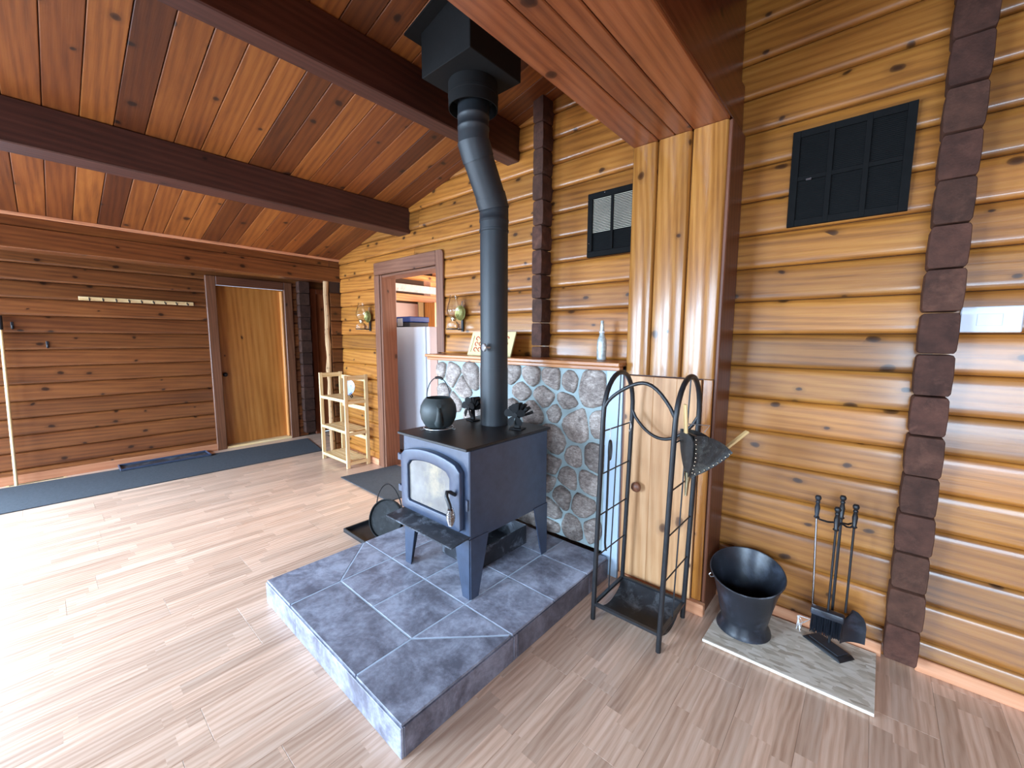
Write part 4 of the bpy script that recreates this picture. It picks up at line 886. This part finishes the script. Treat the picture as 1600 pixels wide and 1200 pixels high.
# hook and poker on the left side
hk = empty('s_hook', (-0.955, 2.03, 0.97), 'small silver wire hook on the back rung of the firewood rack', 'hook', 'wire hooks on the firewood rack')
MB().tube([(-0.946, 2.03, 0.985), (-0.944, 2.03, 0.978), (-0.942, 2.036, 0.96), (-0.940, 2.03, 0.935), (-0.942, 2.02, 0.93), (-0.944, 2.018, 0.94)], 0.0022, 6).build('wire', M_WIRE, hk, smooth=60)
hk2 = empty('s_hook', (-0.945, 1.80, 0.97), 'small silver wire hook holding the hanging poker', 'hook', 'wire hooks on the firewood rack')
MB().tube([(-0.94, 1.80, 0.985), (-0.938, 1.806, 0.97), (-0.936, 1.796, 0.945), (-0.936, 1.80, 0.92), (-0.936, 1.806, 0.926)], 0.0022, 6).build('wire', M_WIRE, hk2, smooth=60)
fp = empty('hanging_poker', (-0.94, 1.80, 0.9), 'black poker with a loop handle hanging on the rack side', 'poker')
MB().tube([(-0.936, 1.80 + 0.012 * math.cos(a * math.pi / 8), 0.875 + 0.048 * math.sin(a * math.pi / 8)) for a in range(16)], 0.0058, 6, True).build('loop', M_IRON, fp, smooth=60)
MB().tube([(-0.936, 1.789, 0.86), (-0.938, 1.789, 0.6), (-0.942, 1.789, 0.40), (-0.944, 1.80, 0.36), (-0.946, 1.81, 0.35)], 0.0055, 6).build('shaft', M_IRON, fp, smooth=60)
# bellows on the right side
bl = empty('bellows', (-0.6, 1.92, 0.8), 'open leather fireplace bellows with wooden handles hanging on the rack', 'bellows')
N0 = Vector((-0.556, 1.775, 0.836)); su = Vector((0.752, 0.659, 0)); uu = Vector((0, 0, 1)); wd = Vector((-0.659, 0.752, 0))
def dirv(a): return su * math.sin(a) + uu * math.cos(a)
aA, aB = math.radians(-4), math.radians(50)
def wprof(t): return 0.012 + 0.058 * math.sin(min(1, t / 0.17) * math.pi * 0.58) if t < 0.17 else 0.07
for k, a in enumerate((aA, aB)):
    d = dirv(a); nn = (su * math.cos(a) - uu * math.sin(a)) * (0.006 if k else -0.006)
    ts = [0.0, 0.03, 0.06, 0.1, 0.14, 0.17, 0.185, 0.19]; ws_ = [0.012, 0.03, 0.046, 0.058, 0.064, 0.066, 0.05, 0.02]
    v0 = []
    for t, w_ in zip(ts, ws_): v0 += [N0 + d * t + wd * w_, N0 + d * t - wd * w_]
    n = len(ts); v1 = [p + nn for p in v0]; b = MB()
    b.add(v0 + v1, [(2*i, 2*i+1, 2*i+3, 2*i+2) for i in range(n-1)] + [(2*n+2*i, 2*n+2*i+2, 2*n+2*i+3, 2*n+2*i+1) for i in range(n-1)] + [(2*i, 2*i+2, 2*n+2*i+2, 2*n+2*i) for i in range(n-1)] + [(2*i+1, 2*n+2*i+1, 2*n+2*i+3, 2*i+3) for i in range(n-1)] + [(2*n-2, 2*n-1, 4*n-1, 4*n-2)])
    pd = b.build('paddle', M_LEATH, bl, smooth=40)
    MB().hexa([N0 + d * q + wd * w1 + nn * e for q in (0.188, 0.312) for (w1, e) in ((-0.012, 0), (0.012, 0), (0.012, 1.6), (-0.012, 1.6))]).build('handle', M_TAN, pd, bevel=0.002)
    for i in range(9):
        t = 0.025 + i * 0.019; w_ = wprof(t)
        MB().ball(N0 + d * t - wd * (w_ + 0.003) + nn * (-1.0), 0.0035, 8, 6).build('stud', M_BRASS, pd, smooth=60)
b = MB(); nt_, na = 10, 9
for side in (-1, 1):
    vs = []
    for i in range(nt_):
        t = 0.006 + 0.186 * i / (nt_ - 1)
        for j in range(na):
            a = aA + (aB - aA) * j / (na - 1); fold = 0.010 * math.sin(j * math.pi) + 0.012 * math.sin(math.pi * 3 * j / (na - 1)) * (t / 0.19)
            vs.append(N0 + dirv(a) * t + wd * side * (wprof(t) + 0.001 - abs(fold) * 0.7))
    b.add(vs, [(i * na + j, i * na + j + 1, (i + 1) * na + j + 1, (i + 1) * na + j) for i in range(nt_ - 1) for j in range(na - 1)])
vs = []
for j in range(na):
    a = aA + (aB - aA) * j / (na - 1); t = 0.192 - 0.02 * math.sin(math.pi * j / (na - 1))
    for q in (-1, -0.4, 0.4, 1): vs.append(N0 + dirv(a) * t + wd * q * 0.055)
b.add(vs, [(j * 4 + q, j * 4 + q + 1, (j + 1) * 4 + q + 1, (j + 1) * 4 + q) for j in range(na - 1) for q in range(3)])
b.build('leather', M_LEATH, bl, smooth=70)
MB().tube([N0 + uu * 0.02, N0 - uu * 0.005, N0 - uu * 0.03 - su * 0.002, N0 - uu * 0.085 - su * 0.004], [0.016, 0.013, 0.009, 0.006], 10).build('nozzle', M_BRASS, bl, smooth=50, color=(0.6, 0.58, 0.5, 1))
MB().tube([N0 + dirv(aA) * 0.23 + wd * -0.01, N0 + dirv(0.35) * 0.235, N0 + dirv(0.3) * 0.20], 0.002, 6).build('hanging_wire', M_WIRE, bl)

# ------------------------------------------------------------------ coal bucket, board, fireplace tools
ob = empty('osb_board', (-0.2, 2.15, 0), 'rectangular strand board panel on the floor under the coal bucket', 'board')
MB().hexa([(-0.503, 1.945, 0.001), (0.106, 1.962, 0.001), (0.112, 2.362, 0.001), (-0.497, 2.345, 0.001), (-0.503, 1.945, 0.018), (0.106, 1.962, 0.018), (0.112, 2.362, 0.018), (-0.497, 2.345, 0.018)]).build('panel', M_OSBT, ob, bevel=0.001)
MB().hexa([(-0.503, 1.9405, 0.005), (0.106, 1.9575, 0.005), (0.106, 1.9617, 0.005), (-0.503, 1.9447, 0.005), (-0.503, 1.9405, 0.0178), (0.106, 1.9575, 0.0178), (0.106, 1.9617, 0.0178), (-0.503, 1.9447, 0.0178)]).build('painted_edge', M_OSB, ob)
bk = empty('coal_bucket', (-0.375, 2.16, 0.019), 'black metal coal bucket with a flared high back on the board', 'bucket')
BC = (-0.378, 2.155, 0.0195)
back = math.atan2(1.0, -0.15)
def rimz(a, r, z):
    k = max(0.0, (z - 0.02) / 0.27)
    return z + 0.042 * k ** 2 * math.cos(a - back)
MB().shell([(0.001, 0.004), (0.098, 0.004), (0.116, 0.0), (0.118, 0.0), (0.115, 0.012), (0.098, 0.045), (0.104, 0.07), (0.118, 0.14), (0.136, 0.22), (0.152, 0.275), (0.158, 0.29), (0.155, 0.29), (0.148, 0.275), (0.131, 0.22), (0.113, 0.14), (0.098, 0.07), (0.09, 0.05), (0.001, 0.048)], BC, 36, rimz).build('body', M_BUCK, bk, smooth=60)
MB().tube([(BC[0] + 0.158 * math.cos(a * math.pi / 18), BC[1] + 0.158 * math.sin(a * math.pi / 18), BC[2] + rimz(a * math.pi / 18, 0, 0.29)) for a in range(36)], 0.0032, 6, True).build('rolled_rim', M_ASH, bk, smooth=60)
for s_ in (-1, 1):
    ux, uy = 0.80 * s_, 0.60 * s_
    MB().tube([(BC[0] + 0.15 * ux, BC[1] + 0.15 * uy, 0.275), (BC[0] + 0.168 * ux, BC[1] + 0.168 * uy, 0.272), (BC[0] + 0.176 * ux, BC[1] + 0.176 * uy, 0.284), (BC[0] + 0.168 * ux, BC[1] + 0.168 * uy, 0.292)], 0.0025, 6).build('ear_wire', M_WIRE, bk, smooth=60)
# tool stand
ts_ = empty('tool_stand', (-0.055, 2.26, 0.019), 'black fireplace tool stand with a flat base on the board', 'stand')
e1_ = Vector((0.136, -0.092, 0)).normalized(); e2_ = Vector((0.092, 0.136, 0)).normalized(); c0 = Vector((-0.055, 2.26, 0.0195))
def rect(c, a, b_, z0, z1, sc=1.0):
    lo = [c + e1_ * sx * a + e2_ * sy * b_ + Vector((0, 0, z0)) for sx, sy in ((-1, -1), (1, -1), (1, 1), (-1, 1))]
    hi = [c + e1_ * sx * a * sc + e2_ * sy * b_ * sc + Vector((0, 0, z1)) for sx, sy in ((-1, -1), (1, -1), (1, 1), (-1, 1))]
    return MB().hexa(lo + hi)
rect(c0, 0.088, 0.046, 0, 0.014, 0.86).build('base', M_IRON, ts_, bevel=0.002)
rect(c0 + Vector((0, 0, 0.0145)), 0.066, 0.03, 0, 0.004).build('base_plate', M_ASH, ts_)
def handle_prof(z): return [(0.001, z + 0.108), (0.009, z + 0.106), (0.0125, z + 0.097), (0.010, z + 0.087), (0.006, z + 0.083), (0.009, z + 0.079), (0.009, z + 0.074), (0.0065, z + 0.071), (0.0105, z + 0.05), (0.0075, z + 0.012), (0.012, z + 0.006), (0.007, z)]
tp = Vector((-0.052, 2.275, 0))
MB().tube([(tp.x, tp.y, 0.038), (tp.x, tp.y, 0.63)], 0.0055, 8).build('pole', M_IRON, ts_)
MB().lathe(handle_prof(0.63), (tp.x, tp.y, 0), 14).build('handle', M_IRON, ts_, smooth=60)
for (dx, dy) in ((-0.075, -0.02), (-0.012, -0.065), (0.035, -0.03), (0.04, 0.03)):
    MB().tube([(tp.x, tp.y, 0.612), (tp.x + dx * 0.6, tp.y + dy * 0.6, 0.606), (tp.x + dx, tp.y + dy, 0.612), (tp.x + dx * 1.15, tp.y + dy * 1.15, 0.622)], 0.0042, 6).build('arm', M_IRON, ts_, smooth=60)
def tool(name, x, y, z1, zb, label, mat=M_IRON, lean=(0, 0)):
    e = empty(name, (x, y, zb), label, name.split('_')[-1], 'fireplace tools on the stand')
    MB().lathe(handle_prof(z1), (x, y, 0), 14).build('handle', M_IRON if mat is M_IRON else M_ASH, e, smooth=60, color=(0.8, 0.8, 0.8, 1))
    MB().tube([(x, y, z1 + 0.004), (x + lean[0], y + lean[1], zb)], 0.0045, 8).build('shaft', mat, e, smooth=60)
    return e
tool('fire_poker', -0.138, 2.262, 0.612, 0.16, 'silver-shafted poker hanging at the left of the tool stand', M_SILV, (0.016, 0.0))
fb_ = tool('fire_brush', -0.064, 2.192, 0.60, 0.232, 'black hearth brush hanging at the front of the tool stand')
MB().box(-0.125, -0.006, 2.172, 2.212, 0.20, 0.233).build('brush_block', M_BUCK, fb_, bevel=0.008, seg=2)
bb_ = MB(); rr = random.Random(3)
for i in range(300):
    x_, y_ = rr.uniform(-0.12, -0.011), rr.uniform(2.176, 2.208); bb_.tube([(x_, y_, 0.202), (x_ * 1.0 + rr.uniform(-.006, .006), y_ + rr.uniform(-.006, .006), rr.uniform(0.115, 0.13))], 0.0016, 3)
tag(bb_.build('bristles', M_BUCK, fb_, smooth=0), kind='stuff')
tf = MB()
for i in range(14):
    q = rr.uniform(0, 1); tf.tube([(-0.122, 2.18, 0.17), (-0.14 - 0.03 * q, 2.17, 0.15 - 0.02 * q + 0.04 * (q > .6)), (-0.15 - 0.02 * rr.random(), 2.165, 0.10 + 0.07 * rr.random())], 0.0012, 3)
tag(tf.build('frayed_bristles', M_WIRE, fb_, smooth=0), kind='stuff')
fs_ = tool('fire_shovel', -0.006, 2.25, 0.61, 0.22, 'black fire shovel hanging at the right of the tool stand')
b = MB(); vs = []
for i in range(7):
    t = i / 6; z = 0.235 - 0.15 * t; w_ = 0.012 + 0.04 * min(1, t * 2.4) ** 0.6
    for j in range(7):
        s_ = j / 3 - 1; p = Vector((0.018, 2.262, z)) + Vector((0.80, 0.60, 0)) * (w_ * s_) + Vector((0.60, -0.80, 0)) * (0.016 * s_ * s_)
        vs.append(p)
b.add(vs + [p + Vector((-0.0015, 0.002, 0)) for p in vs], [(i * 7 + j, i * 7 + j + 1, (i + 1) * 7 + j + 1, (i + 1) * 7 + j) for i in range(6) for j in range(6)] + [(49 + i * 7 + j, 49 + (i + 1) * 7 + j, 49 + (i + 1) * 7 + j + 1, 49 + i * 7 + j + 1) for i in range(6) for j in range(6)])
b.build('blade', M_BUCK, fs_, smooth=60)

# ------------------------------------------------------------------ entry side : shelf, mats, tray, rack, broom
sf = empty('pine_shelf', (-4.47, 2.22, 0), 'small open pine shelf unit standing left of the kitchen doorway', 'shelf')
FX0, FX1, FY0, FY1, FH = -4.77, -4.19, 2.075, 2.345, 1.012
for x in (FX0, FX1):
    for y in (FY0, FY1 - 0.035):
        MB().box(x - 0.011, x + 0.011, y, y + 0.038, 0, FH).build('post', W_PINE['Z'], sf, bevel=0.002)
    for (z, h) in ((FH - 0.055, 0.05), (0.70, 0.035), (0.355, 0.035), (0.03, 0.035)):
        MB().box(x - 0.009, x + 0.009, FY0 + 0.038, FY1 - 0.035, z, z + h).build('side_rail', W_PINE['Y'], sf, bevel=0.002)
for z in (0.082, 0.41, 0.75):
    MB().box(FX0 + 0.011, FX1 - 0.011, FY0 + 0.002, FY0 + 0.018, z - 0.03, z + 0.002).build('front_rail', W_PINE['X'], sf, bevel=0.002)
    for i in range(4):
        y = FY0 + 0.022 + i * 0.061
        MB().box(FX0 + 0.011, FX1 - 0.011, y, y + 0.057, z - 0.012, z).build('shelf_slat', W_PINE['X'], sf, bevel=0.002)
for z in (0.27, 0.60, 0.93): MB().box(FX0 + 0.011, FX1 - 0.011, FY1 - 0.012, FY1, z, z + 0.045).build('back_rail', W_PINE['X'], sf, bevel=0.002)
dp = empty('decorative_plate', (-4.33, 2.21, 0.751), 'blue and white decorative plate on a black stand on the top shelf', 'plate')
MB().lathe([(0.001, 0.0), (0.05, 0.001), (0.082, 0.012), (0.084, 0.015), (0.05, 0.007), (0.001, 0.006)], (0, 0, 0), 28, None, 0.75, 1.0).xf(Matrix.Translation((-4.33, 2.21, 0.862)) @ Matrix.Rotation(0.75, 4, 'Z') @ Matrix.Rotation(math.radians(75), 4, 'X')).build('plate', M_BLUEW, dp, smooth=60)
MB().tube([(-4.36, 2.19, 0.752), (-4.335, 2.205, 0.79), (-4.31, 2.22, 0.752), (-4.36, 2.26, 0.752), (-4.34, 2.23, 0.80)], 0.006, 6).build('stand', M_DARKP, dp)

def mat_obj(name, pts, z, label):
    n = 24; b = MB()
    lo = [(p[0], p[1], 0.0008) for p in pts]; hi = [(p[0], p[1], z) for p in pts]
    return tag(b.hexa(lo + hi).build(name, M_MAT, bevel=0.002), label, 'mat')
mat_obj('runner_mat', [(-6.02, -1.4), (-5.13, -1.4), (-5.10, 2.22), (-5.88, 2.36)], 0.009, 'long charcoal runner mat along the entrance wall')
mat_obj('door_mat', [(-3.97, 1.895), (-3.06, 1.88), (-3.04, 2.50), (-3.90, 2.50)], 0.009, 'charcoal door mat in front of the kitchen doorway')
bt_ = empty('boot_tray', (-5.97, 0.82, 0.01), 'long grey boot tray lying on the runner mat', 'tray')
tx0, tx1, ty0, ty1 = -6.065, -5.82, 0.44, 1.23
MB().box(tx0, tx1, ty0, ty1, 0.010, 0.014).build('bottom', M_ASH, bt_, bevel=0.001, color=(0.8, 0.8, 0.8, 1))
for (a, b_, c, d) in ((tx0, tx1, ty0, ty0 + 0.012), (tx0, tx1, ty1 - 0.012, ty1), (tx0, tx0 + 0.012, ty0 + 0.012, ty1 - 0.012), (tx1 - 0.012, tx1, ty0 + 0.012, ty1 - 0.012)):
    MB().box(a, b_, c, d, 0.014, 0.034).build('rim', M_STOVE, bt_, bevel=0.003)
fr = empty('floor_register', (-6.05, -0.14, 0), 'small brass floor register at the foot of the left wall', 'register')
MB().box(-6.068, -6.025, -0.33, 0.06, 0.0008, 0.004).build('plate', W_PINE['Y'], fr, bevel=0.001)
for i in range(3): MB().box(-6.06 + 0.011 * i, -6.054 + 0.011 * i, -0.31, 0.04, 0.0042, 0.005).build('slot', M_DARKP, fr)
cr = empty('coat_rack', (-6.085, 0.75, 1.8), 'pale pine coat rack board with black pegs on the left wall', 'coat rack')
MB().box(-6.09, -6.068, 0.285, 1.222, 1.778, 1.815).build('board', W_PINE['Y'], cr, bevel=0.002)
for i in range(9):
    y = 0.36 + i * 0.1
    MB().tube([(-6.068, y, 1.796), (-6.03, y, 1.782), (-6.012, y, 1.776), (-6.005, y, 1.79)], 0.0055, 6).build('peg', M_DARKP, cr, smooth=60)
    MB().ball((-6.067, y, 1.805), 0.005, 8, 5).build('screw', M_DARKP, cr)
for (y, z, lb) in ((-0.165, 1.50, 'black wall hook highest at the far left of the log wall'), (0.04, 1.32, 'black wall hook lower down under the coat rack')):
    h = empty('wall_hook', (-6.09, y, z), lb, 'hook', 'single hooks on the log wall')
    MB().box(-6.092, -6.086, y - 0.009, y + 0.009, z - 0.02, z + 0.045).build('plate', M_DARKP, h, bevel=0.002)
    MB().tube([(-6.086, y, z), (-6.06, y, z - 0.02), (-6.045, y, z - 0.01), (-6.04, y, z + 0.012)], 0.006, 6).build('prong', M_DARKP, h, smooth=60)
br = empty('broom', (-6.03, -0.27, 0), 'wooden handled broom leaning on the wall at the far left', 'broom')
MB().tube([(-5.99, -0.262, 0.01), (-6.055, -0.235, 1.47)], 0.0125, 8).build('handle', W_PINE['Z'], br, smooth=60)
MB().tube([(-6.055, -0.2355, 1.472), (-6.064, -0.233, 1.60)], 0.016, 8).build('grip', M_DARKP, br, smooth=60)

# ------------------------------------------------------------------ kitchen : fridge and case
fg = empty('fridge', (-4.2, 3.17, 0), 'white fridge seen through the kitchen doorway', 'fridge')
MB().box(-4.85, -3.80, 2.85, 3.5, 0.03, 1.54).build('cabinet', M_WHITE, fg, bevel=0.008, seg=2)
MB().box(-3.80, -3.782, 2.885, 3.49, 0.06, 1.527).build('gasket', M_DARKP, fg)
MB().box(-3.781, -3.723, 2.85, 3.5, 0.06, 1.538).build('door', M_WHITE, fg, bevel=0.008, seg=2)
for (x, y) in ((-4.7, 2.91), (-3.87, 2.91), (-4.7, 3.42), (-3.87, 3.42)):
    MB().lathe([(0.02, 0.001), (0.02, 0.035)], (x, y, 0), 10).build('foot', M_DARKP, fg)
cs2 = empty('blue_case', (-4.4, 3.05, 1.541), 'blue and black case with metal latch on top of the fridge', 'case')
MB().box(-4.62, -4.19, 2.92, 3.2, 1.541, 1.60).build('lower_half', M_DARKP, cs2, bevel=0.006)
MB().box(-4.62, -4.18, 2.915, 3.205, 1.602, 1.668).build('lid', M_BLUE, cs2, bevel=0.008)
MB().box(-4.43, -4.32, 2.908, 2.918, 1.555, 1.65).build('latch', M_SILV, cs2, bevel=0.002)
